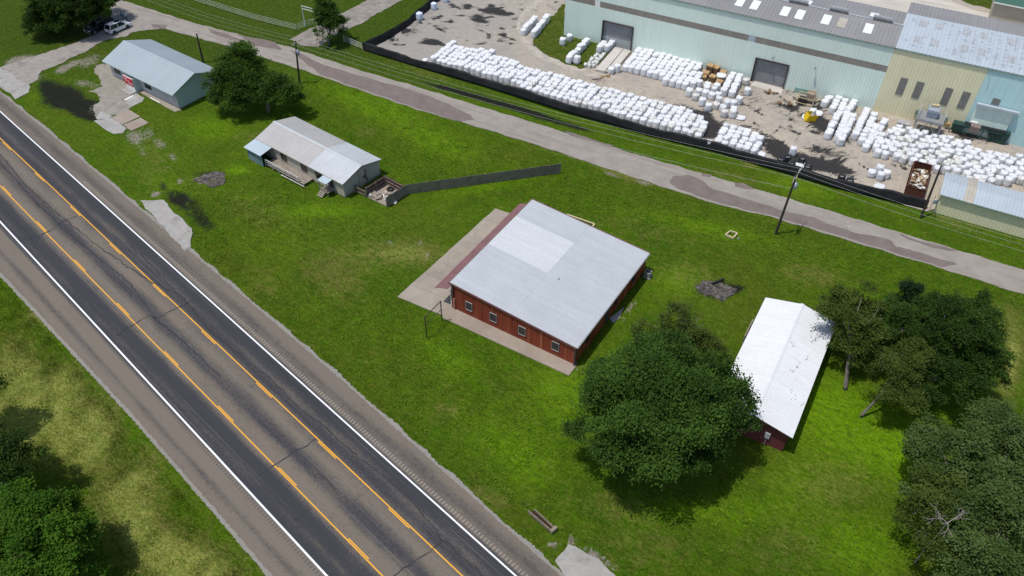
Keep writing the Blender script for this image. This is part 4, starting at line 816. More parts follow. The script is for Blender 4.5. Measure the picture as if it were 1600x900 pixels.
MAT['dark_window'] = S('louvre_window', (.20, .195, .18), .6, .3, 2)
for q in (((1410, 121), (1417.5, 122.5), (1407.5, 148), (1400, 147)), ((1436, 127), (1443, 129), (1432.5, 154), (1425.5, 152)), ((1480, 137), (1488, 138), (1477.5, 164), (1469.5, 162.5)), ((1508, 143), (1516, 144.5), (1504, 170), (1496, 168)), ((1554, 153), (1562, 155), (1558, 164), (1550, 162))):
    P_ = [wallpt(*k) for k in q]; uc = sum(a for a, b in P_) / 4 - U0; zc = sum(b for a, b in P_) / 4; hh = abs((P_[0][1] + P_[1][1]) / 2 - (P_[2][1] + P_[3][1]) / 2); ww = 1.1
    mb = MB(); mb.box((uc, -.03, zc), (ww, .14, hh)); wd = mb.build('window', MAT['dark_window'], east)
    
u0_ = wallpt(1527, 160)[0] - U0; u1_ = wallpt(1592, 176)[0] - U0; zd = wallpt(1527, 160)[1]
mb = MB(); rib_sheet(mb, (u0_ + .1, -.22, .1), (1, 0, 0), (0, 0, 1), u1_ - u0_ - .6, zd - .3, .4, .03, nrm=(0, -1, 0)); sdr = mb.build('sliding_door', MAT['wall_mint'], east)
mb = MB(); mb.box(((u0_ + u1_) / 2, -.45, zd), (u1_ - u0_, .6, .35)); mb.build('door_track', MAT['roof_blue'], sdr)
u, z = wallpt(1547, 113); mb = MB(); mb.tube([(u - U0, -.05, z), (u - U0, -.5, z + .3), (u - U0, -.7, z)], .06, 6); mb.build('wall_lamp', MAT['steel'], east)
mb = MB(); 
for px, py in ((1427, 168),): u, z = wallpt(px, py)
mb.box((u - U0 + 3, -.16, z - .6), (5, .2, .9)); mb.build('patch_panel', MAT['gutter_green'], east)

# small yellow shed by the road (right)
az2 = math.radians(-28); so_ = G(1458.8, 330.5)
shed = thing('yellow_shed', so_, az2, 'low pale yellow metal shed with blue grey roof by the leaning pole', 'shed'); SL = 26
wallpanel(shed, 'wall', 0, SL, -.1, 3.1, 'wall_tan', pitch=.45); mb = MB(); mb.add([(0, .06, -.1), (0, 5.6, -.1), (0, 5.6, 3.1), (0, 2.8, 3.6), (0, .06, 3.1)], [(0, 4, 3, 2, 1)]); mb.build('end_wall', MAT['wall_tan'], shed)
mb = MB(); sd = Vector((0, -3.1, -.5)); sb = Vector((0, 3.1, -.5))
mi_ = lambda a: 1 if (3.1 < a < 4.4 or 10.9 < a < 12.2 or 18.7 < a < 20) else 0
rib_sheet(mb, (-.3, 2.8, 3.72), (1, 0, 0), sd, SL, sd.length, .45, .04, nrm=(0, -.5, 3.1), mis=mi_); rib_sheet(mb, (-.3, 2.8, 3.72), (1, 0, 0), sb, SL, sb.length, .45, .04, nrm=(0, .5, 3.1), mis=mi_); mb.build('roof', [MAT['roof_blue'], MAT['skylight_tan']], shed)
mb = MB(); mb.box((SL / 2, -.34, 3.14), (SL, .1, .12)); mb.build('gutter', MAT['gutter_green'], shed)
# green roofed building far behind
gb_o = G(1553, 3, 4)
gb = thing('green_roof_building', (gb_o.x, gb_o.y, 0), math.radians(-28), 'building with dark green roof behind the warehouses at the far right', 'building')
mb = MB(); mb.box((14, 7, 1.95), (27.4, 13, 3.9)); mb.build('wall', MAT['wall_cream'], gb)
MAT['roof_green'] = cladding('green_roof', (.05, .13, .09), (.06, .11, .08), .3)
mb = MB(); sd = Vector((0, -7.2, -1.2)); sb = Vector((0, 7.2, -1.2)); rib_sheet(mb, (0, 7.2, 5.2), (1, 0, 0), sd, 28, sd.length, .6, .03, nrm=(0, -1.2, 7.2)); rib_sheet(mb, (0, 7.2, 5.2), (1, 0, 0), sb, 28, sb.length, .6, .03, nrm=(0, 1.2, 7.2)); mb.build('roof', MAT['roof_green'], gb)
mb = MB(); mb.box((14, -.05, 3.92), (28, .12, .2)); mb.build('fascia', MAT['white'], gb)

# ------------------------------------------------------------------ bulk bags
t = T('woven_bag'); o = t.obj(); n1 = t.noise(o, 2.2, 5, .7); n2 = t.noise(o, 7, 4, .7); rr_ = t.N('ObjectInfo').outputs['Random']
c = t.mix(t.ramp(n1, (.35, 0), (.7, 1)), (.79, .80, .81), (.70, .72, .75)); c = t.mix(t.math('MULTIPLY', t.ramp(n2, (.52, 0), (.70, 1)), .3), c, (.5, .5, .5)); c = t.mix(t.math('MULTIPLY', rr_, .35), c, (.52, .54, .58))
MAT['bag'] = t.done(c, .75, t.math('ADD', n1, n2), 1.0, .14, 0, .2)
t = T('bag_bluish'); MAT['bagblue'] = t.done(t.mix(t.noise(t.obj(), 3, 5), (.62, .70, .82), (.52, .60, .74)), .7)
t = T('bag_dirty'); MAT['bagdirty'] = t.done(t.mix(t.ramp(t.noise(t.obj(), 2, 5, .7), (.4, 0), (.6, 1)), (.68, .68, .66), (.42, .41, .39)), .8)
MAT['bagblack'] = S('black_sheeting', (.014, .016, .02), .35, .3, 2, 0, .6)
def bag_mesh(name, seed, mat, h=1.25, r=.565, spout=True, slump=0):
    rr = random.Random(seed); n = 18; vs = []; fs = []; mb = MB()
    prof = [(0, .86), (.04, .96), (.18, 1.03), (.42, 1.04), (.7, 1.0), (.88, 1.01), (.96, .97), (1.0, .82), (1.01, .48), (.98, .22), (1.04, .12)] if spout else [(0, .86), (.04, .96), (.2, 1.04), (.5, 1.04), (.8, 1.0), (.92, .92), (1.0, .7), (1.0, .35), (.97, .1)]
    ph = rr.uniform(0, 6)
    for k, (z, f) in enumerate(prof):
        for j in range(n):
            a = 2 * PI * j / n; sq = (abs(math.cos(a)) ** 3.2 + abs(math.sin(a)) ** 3.2) ** (-1 / 3.2)
            q = sq if k < len(prof) - 3 else 1; rad = r * f * q * (1 + .03 * math.sin(4 * a + ph + z * 3) + rr.uniform(-.05, .05) * (1 if k > 1 else .3)); zz = z * h * (1 - slump * (.5 + .5 * math.sin(a + ph)) * z)
            if .5 < f < .95 and z > .9: zz += h * (.05 * math.cos(4 * (a - PI / 4)) + rr.uniform(-.02, .02))
            vs.append((rad * math.cos(a) + slump * z * .25, rad * math.sin(a), zz))
    for k in range(len(prof) - 1):
        for j in range(n): fs.append((k * n + j, k * n + (j + 1) % n, (k + 1) * n + (j + 1) % n, (k + 1) * n + j))
    fs.append(tuple((len(prof) - 1) * n + j for j in range(n))); mb.add(vs, fs)
    for s in range(4):
        a = PI / 4 + s * PI / 2; cx_, cy_ = r * 1.0 * math.cos(a), r * 1.0 * math.sin(a); d = Vector((-math.sin(a), math.cos(a), 0)) * .13
        mb.tube([Vector((cx_, cy_, h * .93)) - d, Vector((cx_ * .92, cy_ * .92, h * 1.07)) - d * .4, Vector((cx_ * .92, cy_ * .92, h * 1.07)) + d * .4, Vector((cx_, cy_, h * .93)) + d], .022, 4, cap=False)
    o = mb.build(name, MAT[mat], smooth=True); me = o.data; bpy.data.objects.remove(o); return me
BM = {'w': [bag_mesh('bulk_bag', i, 'bag') for i in range(5)], 's': [bag_mesh('bulk_bag', 20 + i, 'bag', 1.25, .52, slump=.14) for i in range(3)], 'b': [bag_mesh('bulk_bag', 30 + i, 'bagblue') for i in range(2)], 'd': [bag_mesh('bulk_bag', 40 + i, 'bagdirty', slump=.05) for i in range(3)],
      'k': [bag_mesh('black_bag', 50 + i, 'bagblack', 1.0, .55, False, .12) for i in range(2)], 'flat': [bag_mesh('empty_bag', 60 + i, 'bag', .35, .8, False, .3) for i in range(2)], 'small': [bag_mesh('small_sack', 70 + i, 'bagdirty', .62, .33, False, .1) for i in range(3)]}
BAGS = []      # x, y, kind, label, group, z, rotation
def add_bag(x, y, kind, label, group, z=0.0, rz=None): BAGS.append((x, y, kind, label, group, z, (WAZ if rz is None else rz) + random.gauss(0, .10)))
def inpoly(x, y, P_):
    c = False; n = len(P_)
    for i in range(n):
        a, b = P_[i], P_[(i + 1) % n]
        if (a.y > y) != (b.y > y) and x < (b.x - a.x) * (y - a.y) / (b.y - a.y) + a.x: c = not c
    return c
ORD = ['', 'first', 'second', 'third', 'fourth', 'fifth', 'sixth', 'seventh', 'eighth', 'ninth', 'tenth', 'eleventh', 'twelfth']
def od(n): return ORD[n] if n < len(ORD) else '%d%s' % (n, 'th' if 10 < n % 100 < 14 else {1: 'st', 2: 'nd', 3: 'rd'}.get(n % 10, 'th'))
def fill(pxs, label, group, sp=1.13, az=WAZ, jit=.06, kinds='w', zt_=1.2, stag=0, skip=0):
    P_ = [G(x, y, zt_) for x, y in pxs]; c0 = P_[0]; e1 = Vector((math.cos(az), math.sin(az), 0)); e2 = Vector((-e1.y, e1.x, 0)); cells = []
    for i in range(-90, 91):
        for j in range(-40, 41):
            p = c0 + e1 * ((i + (.5 if (j % 2 and stag) else 0)) * sp) + e2 * (j * sp)
            if inpoly(p.x, p.y, P_): cells.append((j, i, p))
    rows = sorted({c[0] for c in cells})
    for rn, j in enumerate(rows):
        for cn, (_, i, p) in enumerate(sorted((c for c in cells if c[0] == j), key=lambda c: c[1])):
            add_bag(p.x + random.gauss(0, jit), p.y + random.gauss(0, jit), random.choice(kinds), label % (od(rn + 1), od(cn + 1)), group)
def row(p0, p1, n, label, group, kinds='w'):
    a, b = G(*p0, 1.2), G(*p1, 1.2)
    L_ = (b - a).length; n = max(n, int(round(L_ / 1.12)) + 1)
    for i in range(n):
        q = a.lerp(b, i / max(1, n - 1)); add_bag(q.x + random.gauss(0, .04), q.y + random.gauss(0, .04), random.choice(kinds), label.replace('#', od(i + 1)), group)
fill(((664, 92), (682, 78), (704, 63), (727, 71), (742, 74), (759, 77), (787, 87), (812, 98), (832, 103), (853, 109), (880, 117), (904, 123), (916, 128), (950, 135), (967, 138), (1000, 147), (1020, 153), (1041, 159), (1066, 167), (1089, 176), (1102, 190), (1100, 214), (1010, 190), (885, 155), (750, 113)),
     'bulk bag of the long fence stack, %s row from fence, %s from left', 'bags packed along the black fence', 1.16, jit=.08, kinds='wwwwwsd')
fill(((1108, 220), (1121, 203), (1134, 190), (1152, 194), (1160, 199), (1182, 204), (1195, 215), (1195, 226), (1184, 236), (1150, 229)), 'bulk bag of the small block at the fence, %s row back, %s from left', 'bags in the block right of the long stack', 1.16, kinds='wwws')
fill(((965, 103), (992, 73), (1040, 85), (1103, 99), (1087, 127), (1068, 132), (1010, 112)), 'bulk bag of the tidy block at the green wall, %s row back, %s from left', 'bags in the block by the first door', 1.15, jit=.04, kinds='w')
Z = lambda lst, ox, oy, s: [(ox + x / s, oy + y / s) for x, y in lst]
for kk, (px, py) in enumerate(sorted(Z([(745, 290), (840, 350), (850, 305), (740, 385), (620, 400), (825, 420), (930, 370), (965, 335), (905, 440), (780, 520), (990, 495), (985, 430), (1040, 590), (1095, 540), (1180, 550), (1245, 500), (1180, 610), (860, 580), (960, 560), (1060, 660), (1165, 670), (1050, 390)], 1000, 90, 8))):
    q = G(px, py, 1.2); add_bag(q.x, q.y, random.choice('wwsd'), 'white bulk bag, %s from left in the loose jumble before the pallets' % od(kk + 1), 'loose bags before the pallets')
q = G(1000 + 700 / 8, 90 + 450 / 8, 1.2); add_bag(q.x, q.y, 'd', 'bulging greyish slumped bulk bag at the left of the loose jumble', None)
row((1132, 139), (1145, 114), 7, 'bulk bag, # from front, left of two rows by the second door', 'two rows by the second door'); row((1145, 141), (1156, 118), 7, 'bulk bag, # from front, right of two rows by the second door', 'two rows by the second door')
add_bag(*G(1167, 122, 1.2).xy, 'd', 'shaded bulk bag standing alone at the left jamb of the second door', None); add_bag(*G(1169, 138, 1.2).xy, 'w', 'lone white bulk bag in front of the second roll-up door', None)
z8 = lambda x, y: (1240 + x / 8, 130 + y / 8)
RG = 'rows of bags before the tan wall'; RL = 'bulk bag, # from front in the %s straight row before the tan wall'
rown = 0
for a, b, n in (((410, 215), (460, 160), 3), ((500, 300), (560, 180), 4), ((580, 360), (645, 205), 5), ((675, 350), (755, 225), 5), ((440, 610), (545, 400), 6), ((560, 650), (680, 370), 7), ((600, 690), (750, 400), 8), ((780, 620), (925, 310), 8), ((865, 690), (1010, 390), 8), ((920, 770), (1040, 520), 6), ((980, 700), (1150, 450), 6), ((1045, 770), (1100, 640), 3)):
    rown += 1; row(z8(*a), z8(*b), n, RL % od(rown), RG)
fill(((1374, 234), (1379, 214), (1386, 200), (1396, 194), (1412, 190), (1424, 200), (1440, 203), (1458, 208), (1490, 214), (1510, 220), (1530, 227), (1548, 233), (1568, 237), (1610, 244), (1700, 268), (1690, 300), (1610, 281), (1562, 284), (1530, 284), (1500, 273), (1470, 266), (1440, 257), (1418, 250), (1396, 244)),
     'bulk bag of the mass behind the yellow shed, %s row back, %s from left', 'broad mass of bags at the right', 1.27, jit=.14, kinds='wwwwssdd', stag=1)
for a, b, n, sd1 in (((818, 45), (835, 27), 5, 'left'), ((834, 49), (855, 24), 6, 'right')): row(a, b, n, 'bulk bag, # from the front, %s row of the pair beside the grass verge' % sd1, 'double row beside the grass verge')
z4 = lambda x, y: (650 + x / 4, y / 4)
row(z4(958, 355), z4(985, 320), 2, 'bulk bag, # from the front of the line crossing the grass verge', 'line of bags on the grass'); row(z4(1012, 300), z4(1070, 240), 4, 'bulk bag, # from the front in the upper part of the grass verge line', 'line of bags on the grass')
row(z4(1150, 290), z4(1175, 255), 2, 'bulk bag, # from the front, left line beside the two concrete slabs', 'bags left of the slabs'); row(z4(1195, 285), z4(1225, 255), 3, 'bulk bag, # from the front, line touching the two concrete slabs', 'bags left of the slabs')
for (px, py), lab in ((z4(918, 240), 'lone white bulk bag on the grass nearest the yard track'), (z4(962, 215), 'bulk bag on the grass touching the corner of the green wall'), (z4(1007, 355), 'single dented bulk bag at the lower tip of the grass verge'), (z4(1222, 418), 'lone bulk bag at the foot of the two concrete slabs'),
                      ((655, 21), 'bulk bag just inside the black fence bend, nearest of three'), ((678, 5), 'bulk bag inside the black fence near the top, middle of three'), ((1241, 232), 'white bulk bag rising behind the heap of black bags'), ((1362, 181), None)):
    if lab: q = G(px, py, 1.25); add_bag(q.x, q.y, 'b' if px < 700 else 'w', lab, None)
q = G(1393 / 2, -6, 1.2); add_bag(q.x, q.y, 'b', 'bulk bag at the very top edge beside the black fence', None)
for px, py, k, lab in ((1363, 268, 'w', 'leftmost bulk bag of the group of four near the rusty container'), (1374, 263, 'w', 'farthest bulk bag of the group of four near the rusty container'), (1386, 270, 'w', 'rightmost bulk bag of the group of four near the rusty container'), (1377, 273, 'w', 'nearest bulk bag of the group of four near the rusty container'), (1375, 291, 'flat', 'flattened empty white bag on the weeds below the group of four'), (1247, 259, 'flat', 'white bag lid showing above the black fence among black bags'), (1262, 182, 'flat', 'crumpled white bag heap behind the yellow tipping hopper'), (1270, 174, 's', 'slumped white bag beside the tan machine frame'), (1277, 176, 'flat', 'loose white bag spread right of the yellow hopper'), (1158, 183, 'flat', 'torn empty white bag on the ground below the loose jumble'), (1188, 240, 'flat', 'flat white bag at the corner of the separate block by the fence'), (1126, 124, 'flat', 'white bag lying over the pallet stacks')):
    q = G(px, py, .9 if k not in ('flat',) else .25); add_bag(q.x, q.y, k, lab or 'white bulk bag in the group of four left of the rusty container', 'group of four bags by the container' if k == 'w' else None, .9 if py == 124 else 0)
for kk, (px, py) in enumerate(((1221, 249), (1231, 247), (1236, 257), (1254, 251), (1262, 262), (1315, 278), (1328, 284))):
    q = G(px, py, .5); add_bag(q.x, q.y, 'k', '%s black sheeted bag from the left behind the black fence' % od(kk + 1), 'black bags by the fence')
for i, (px, py) in enumerate(sorted(Z([(1065, 185), (1150, 178), (1040, 210), (1105, 205), (1005, 235), (1060, 240), (1115, 225), (990, 262), (1045, 268), (970, 295), (1020, 295), (1060, 290), (925, 310), (970, 325), (1020, 322), (1085, 250), (1130, 200)], 800, 60, 8))):
    q = G(px, py, .6); add_bag(q.x, q.y, 'small', 'small dirty sack, %s from left in the heap beside the slabs' % od(i + 1), 'small sacks by the slabs')
BAGS.sort(key=lambda b: (b[2] not in ('small', 'k', 'flat') and b[4] is not None, b[0] ** 2 + b[1] ** 2 + CAMZ ** 2))
print('BAGS', len(BAGS))
NAMES = {'k': ('black_bag', 'black bag'), 'flat': ('empty_bag', 'bag'), 'small': ('small_sack', 'sack')}
cnt = 0; rest = []
for (x, y, k, lab, grp, z, rz) in BAGS:
    me = random.choice(BM[k]); nm, cat = NAMES.get(k, ('bulk_bag', 'bulk bag')); sc_b = random.uniform(.95, 1.05); sz = random.uniform(.84, 1.14)
    if nm == 'bulk_bag':
        cnt += 1
        if cnt > 298: rest.append((x, y, me, rz, sc_b, sz)); continue
    o = bpy.data.objects.new(nm, me); COL.objects.link(o); o.location = (x, y, z); o.rotation_euler = (random.gauss(0, .045), random.gauss(0, .045), rz + random.choice((0, PI / 2, PI))); o.scale = (sc_b, sc_b, sz); tag(o, lab, cat, grp)
bm = bmesh.new()
for (x, y, me, rz, s1, s2) in rest:
    k = len(bm.verts); bm.from_mesh(me); bm.verts.ensure_lookup_table(); M_ = Matrix.Translation((x, y, 0)) @ Matrix.Rotation(rz + random.choice((0, PI / 2)), 4, 'Z') @ Matrix.Diagonal((s1, s1, s2, 1)); bmesh.ops.transform(bm, matrix=M_, verts=bm.verts[k:])
me = bpy.data.meshes.new('bulk_bags'); bm.to_mesh(me); bm.free(); me.materials.clear(); me.materials.append(MAT['bag']); o = bpy.data.objects.new('bulk_bags', me); COL.objects.link(o); tag(o, 'far end of the long white bag stack where single bags blur together', 'bulk bags', kind='stuff')
print('far bags', len(rest))

# pallets, slabs, crate
MAT['cardboard'] = S('kraft_board', (.40, .26, .13), .85, .25, 2); MAT['palletwood'] = S('pallet_wood', (.20, .13, .075), .9, .35, 3)
for i, (px, py, n, lab) in enumerate(((1110, 103, 5, 'tallest brown stack against the green wall left of the others'), (1119, 106, 4, 'brown topped pallet stack second from the left by the wall'), (1103, 114, 3, 'short brown stack in the middle row on the left'), (1114, 120, 3, 'kraft covered pallet stack in the middle of the group'), (1130, 113, 3, 'reddish brown pallet stack nearest the two rows of bags'), (1099, 120, 2, 'lowest dark brown pallet stack behind the tidy bag block'), (1124, 128, 2, 'low dark pallet stack under a white bag'))):
    p = G(px, py, n * .28); rt = thing('pallet_stack', (p.x, p.y, 0), WAZ + random.gauss(0, .08), lab, 'pallet stack', 'pallet stacks by the green wall')
    mb = MB()
    for k in range(n):
        z = k * .28; 
        for j in range(5): mb.box((-.5 + j * .25, 0, z + .2), (.14, 1.1, .03))
        for j in (-.5, 0, .5): mb.box((0, j, z + .1), (1.15, .1, .16))
    mb.build('pallet', MAT['palletwood'], rt); mb = MB(); mb.box((0, 0, n * .28 + .12), (1.15, 1.15, .28)); mb.build('load', MAT['cardboard'], rt, bevel=.05)
p = G(1059.5, 90, 0); cr = thing('crate', (p.x, p.y, 0), WAZ, 'brown board crate standing on bags against the green wall', 'crate'); MB().box((0, 0, .9), (.9, .6, 1.8)).build('box', MAT['cardboard'], cr); MB().box((0, 0, 1.83), (1, .7, .06)).build('lid', MAT['palletwood'], cr)
MAT['lightconc'] = concrete('pale_pad', (.5, .47, .43), (.58, .55, .5), (.4, .37, .33))
for i, (q, lab) in enumerate(((((1180, 0), (1240, 0)), 'left long concrete slab before the first door'), (((1240, 0), (1310, 0)), 'right long concrete slab before the first door'))):
    b4 = [((930, 108), (961, 73), (974, 76), (945, 111)), ((946, 112), (975, 76), (986, 79), (962, 108))][i]
    P_ = [G(x, y, .5) for x, y in b4]; mb = MB(); mb.prism([(a.x, a.y) for a in P_], 0, .5); o = mb.build('ramp_slab', MAT['lightconc'], bevel=.03); tag(o, lab, 'concrete slab')
sheet('door_pad', PX((1172, 133), (1180, 127), (1224, 139), (1220, 147)), .03, MAT['lightconc'], rag=(.8, .06), seed=40)
junk('scrap_boards', 1205, 146, 5, .5, 'small flat brown scrap boards on the sand before the second door', 'scrap boards', ['palletwood', 'palletwood'], 1.2, 0, 21)
junk('scrap_boards', 1229, 164, 5, .45, 'rusty brown plates lying right of the second door pad', 'scrap plates', ['palletwood', 'palletwood'], 1.2, 0, 22)
junk('scrap_cardboard', 946, 120, 7, .4, 'torn orange brown cardboard on the ground below the concrete slabs', 'cardboard', ['cardboard', 'cardboard'], .8, 0, 23)

# ---- machines and containers in the yard
MAT['rust_red'] = S('rusty_container', (.10, .035, .022), .85, .4, .8); MAT['rubbish_a'] = S('rubbish_tan', (.45, .33, .2), .9, .3, 3); MAT['rubbish_b'] = S('rubbish_brown', (.16, .10, .06), .9, .3, 3)
ra, rb_, rc = G(1411, 307), G(1440, 311), G(1451, 270); d = (rc - rb_); az = math.atan2(d.y, d.x)
dm_ = thing('rolloff_container', ((ra + rb_) / 2).to_tuple(), az, 'rusty open container full of rubbish left of the yellow shed', 'container')
Lc, Wc, Hc = 7.2, 2.45, 1.5
mb = MB(); mb.box((Lc / 2, 0, .2), (Lc, Wc, .1))
for s in (-1, 1): mb.box((Lc / 2, s * Wc / 2, Hc / 2 + .2), (Lc, .07, Hc))
for e_ in (0, Lc): mb.box((e_, 0, Hc / 2 + .2), (.07, Wc, Hc))
mb.build('box', MAT['rust_red'], dm_)
mb = MB()
for s in (-1, 1):
    for k in range(9): mb.box((.1 + k * (Lc - .2) / 8, s * (Wc / 2 + .07), Hc / 2 + .2), (.1, .1, Hc))
    mb.box((Lc / 2, s * (Wc / 2), Hc + .22), (Lc, .14, .1))
for e_ in (0, Lc): mb.box((e_, 0, Hc + .22), (.14, Wc - .16, .1))
mb.build('rib_frame', MAT['rust_red'], dm_)
mb = MB(); r_ = random.Random(9)
for k in range(110): mb.box((r_.uniform(1.6, Lc - 1.2), r_.uniform(-1, 1), .9 + r_.uniform(-.2, .45)), (r_.uniform(.15, .9), r_.uniform(.1, .5), r_.uniform(.03, .3)), r_.uniform(0, 3), r_.randrange(4), r_.uniform(-.4, .4), r_.uniform(-.4, .4))
for k in range(8): mb.box((r_.uniform(.3, 1.4), r_.uniform(-.8, .8), .45), (.4, .3, .3), r_.uniform(0, 3), r_.choice((0, 3)))
tag(mb.build('rubbish_load', [MAT['rubbish_a'], MAT['rubbish_b'], MAT['debris'], MAT['white']]), 'heap of cardboard and rubbish filling the rusty container', 'rubbish', kind='stuff'); bpy.data.objects['rubbish_load'].matrix_world = Matrix.Translation(dm_.location) @ Matrix.Rotation(az, 4, 'Z')

MAT['yellow'] = S('yellow_steel', (.62, .42, .01), .45, .12, 2)
yh = thing('tipping_hopper', G(1266, 187), WAZ + .5, 'bright yellow steel tipping hopper lying open in the yard', 'hopper')
mb = MB(); vs = [(-1.1, -.7, .1), (.5, -.7, .1), (.9, -.7, 1.2), (-.6, -.7, 1.2), (-1.1, .7, .1), (.5, .7, .1), (.9, .7, 1.2), (-.6, .7, 1.2)]
for f in ((0, 1, 5, 4), (0, 3, 2, 1), (4, 5, 6, 7), (0, 4, 7, 3), ): 
    q = [Vector(vs[i]) for i in f]; n_ = (q[1] - q[0]).cross(q[2] - q[0]).normalized() * .03; mb.add([a + n_ for a in q] + [a - n_ for a in q], [(0, 1, 2, 3), (7, 6, 5, 4), (0, 4, 5, 1), (1, 5, 6, 2), (2, 6, 7, 3), (3, 7, 4, 0)])
mb.build('bucket', MAT['yellow'], yh); mb = MB(); mb.bar((-1.2, -.5, .05), (.7, -.5, .05), .12); mb.bar((-1.2, .5, .05), (.7, .5, .05), .12); mb.build('fork_pocket', MAT['yellow'], yh)
MAT['beige'] = S('beige_steel', (.50, .42, .26), .6, .2, 2)
mc = thing('machine_cart', G(1258, 161), WAZ, 'beige framed cart with brown box against the green wall', 'cart')
mb = MB()
for x in (-1.4, 1.3):
    for y in (-1, 1): mb.box((x, y, .7), (.1, .1, 1.4))
for y in (-1, 1): mb.bar((-1.4, y, 1.35), (1.3, y, 1.35), .1); mb.bar((-1.4, y, .35), (1.3, y, .35), .1)
for x in (-1.4, 1.3): mb.bar((x, -1, 1.35), (x, 1, 1.35), .1); mb.bar((x, -1, .35), (x, 1, .35), .1)
mb.build('frame', MAT['beige'], mc); MB().box((.55, .45, 1.2), (1.3, 1.1, 1.4)).build('cabinet', S('taupe_box', (.30, .24, .18), .7), mc, bevel=.04); MB().box((-.5, -.1, .7), (1.3, 1.3, .5)).build('motor', MAT['char'], mc, bevel=.06)
MB().bar((-.1, .9, 2.05), (1.4, .9, 2.05), .12).build('top_rail', MAT['beige'], mc)

# hopper tower
tw = thing('hopper_tower', G(1444, 208), WAZ, 'grey steel platform tower with a hopper and railings against the tan wall', 'platform tower'); W2, D2_, Hh = 1.8, 1.5, 3.1
mb = MB()
for x in (-W2, W2):
    for y in (-D2_, D2_): mb.box((x, y, Hh / 2), (.16, .16, Hh))
for x in (-W2, W2): mb.bar((x, -D2_, .2), (x, D2_, Hh - .2), .1); mb.bar((x, D2_, .2), (x, -D2_, Hh - .2), .1)
mb.bar((-W2, -D2_, .2), (0, -D2_, Hh - .2), .1); mb.bar((W2, -D2_, .2), (0, -D2_, Hh - .2), .1); mb.build('leg_frame', MAT['steel'], tw)
mb = MB(); mb.box((0, 0, Hh), (W2 * 2 + .4, D2_ * 2 + .4, .14)); mb.box((0, -D2_ - .15, Hh - .12), (W2 * 2 + .5, .12, .4)); mb.build('platform', MAT['steel'], tw)
mb = MB()
for x in (-W2 - .1, W2 + .1):
    for y in (-D2_, -.5, .5, D2_): mb.box((x, y, Hh + .65), (.06, .06, 1.2))
    for z in (.65, 1.2): mb.bar((x, -D2_, Hh + z), (x, D2_, Hh + z), .05)
for z in (.65, 1.2): mb.bar((-W2, D2_, Hh + z), (W2, D2_, Hh + z), .05)
mb.build('railing', MAT['rail'], tw)
mb = MB(); mb.box((0, .1, Hh + .55), (1.5, 1.6, .9), taper=1.15); mb.box((0, .1, Hh + 1.25), (1.75, 1.9, .5)); mb.build('hopper', S('hopper_grey', (.30, .34, .40), .5), tw, bevel=.03); MB().box((0, .6, Hh + 1.7), (1.2, .5, .35), .3).build('motor', MAT['beige'], tw, bevel=.06)
MB().box((-3.4, .3, .5), (2.0, 1.4, .9)).build('gearbox', MAT['panel_dull'], tw, bevel=.05)
# dark green conveyor machine and bin
MAT['dkgreen'] = S('dark_green_steel', (.02, .055, .048), .5, .3, 1)
cv = thing('conveyor_machine', G(1515, 212), WAZ, 'dark green conveyor machine standing before the aqua sliding door', 'machine')
mb = MB()
for x in (-3.2, -1.6, 1.2, 2.6):
    for y in (-.6, .6): mb.bar((x, y, 0), (x + .3, y, 1.6), .14)
for y in (-.6, .6): mb.bar((-3.2, y, 1.6), (4.2, y, 1.9), .18); mb.bar((-3.2, y, .7), (2.8, y, .6), .12)
mb.build('frame', MAT['dkgreen'], cv); mb = MB(); mb.box((-2.2, 0, 1.3), (1.6, 1.3, 1.1)); mb.build('hopper', MAT['dkgreen'], cv, bevel=.05); mb = MB(); mb.bar((-1.4, 0, 2.0), (4.6, 0, 2.1), 1.0, .12); mb.build('belt', MAT['black'], cv); MB().box((.2, -.2, 1.6), (1.5, 1.2, 1.1)).build('engine_cover', S('rusted_cover', (.20, .16, .14), .8), cv, bevel=.08); MB().box((-.2, .3, 2.3), (1.1, .4, .3)).build('tank', MAT['white'], cv, bevel=.05)
MB().box((-3.7, .3, .9), (.7, .5, .5)).build('motor', MAT['cardboard'], cv, bevel=.08)
bn = thing('steel_bin', G(1556, 219), WAZ, 'dark green steel bin with sloped front at the right end of the conveyor machine', 'bin')
mb = MB()
vs = [(-1.0, -1.0, .1), (1.2, -1.0, .1), (1.4, -1.0, 2.0), (-1.9, -1.0, 2.0), (-1.0, 1.0, .1), (1.2, 1.0, .1), (1.4, 1.0, 2.0), (-1.9, 1.0, 2.0)]
for f in ((0, 1, 2, 3), (4, 7, 6, 5), (1, 5, 6, 2), (0, 3, 7, 4), (0, 4, 5, 1)):
    q = [Vector(vs[i]) for i in f]; n_ = (q[1] - q[0]).cross(q[2] - q[0]).normalized() * .04; mb.add([a + n_ for a in q] + [a - n_ for a in q], [(0, 1, 2, 3), (7, 6, 5, 4), (0, 4, 5, 1), (1, 5, 6, 2), (2, 6, 7, 3), (3, 7, 4, 0)])
mb.build('body', MAT['dkgreen'], bn); mb = MB(); mb.box((.9, 0, 2.02), (1.1, 2.0, .08)); mb.build('lid', MAT['dkgreen'], bn)

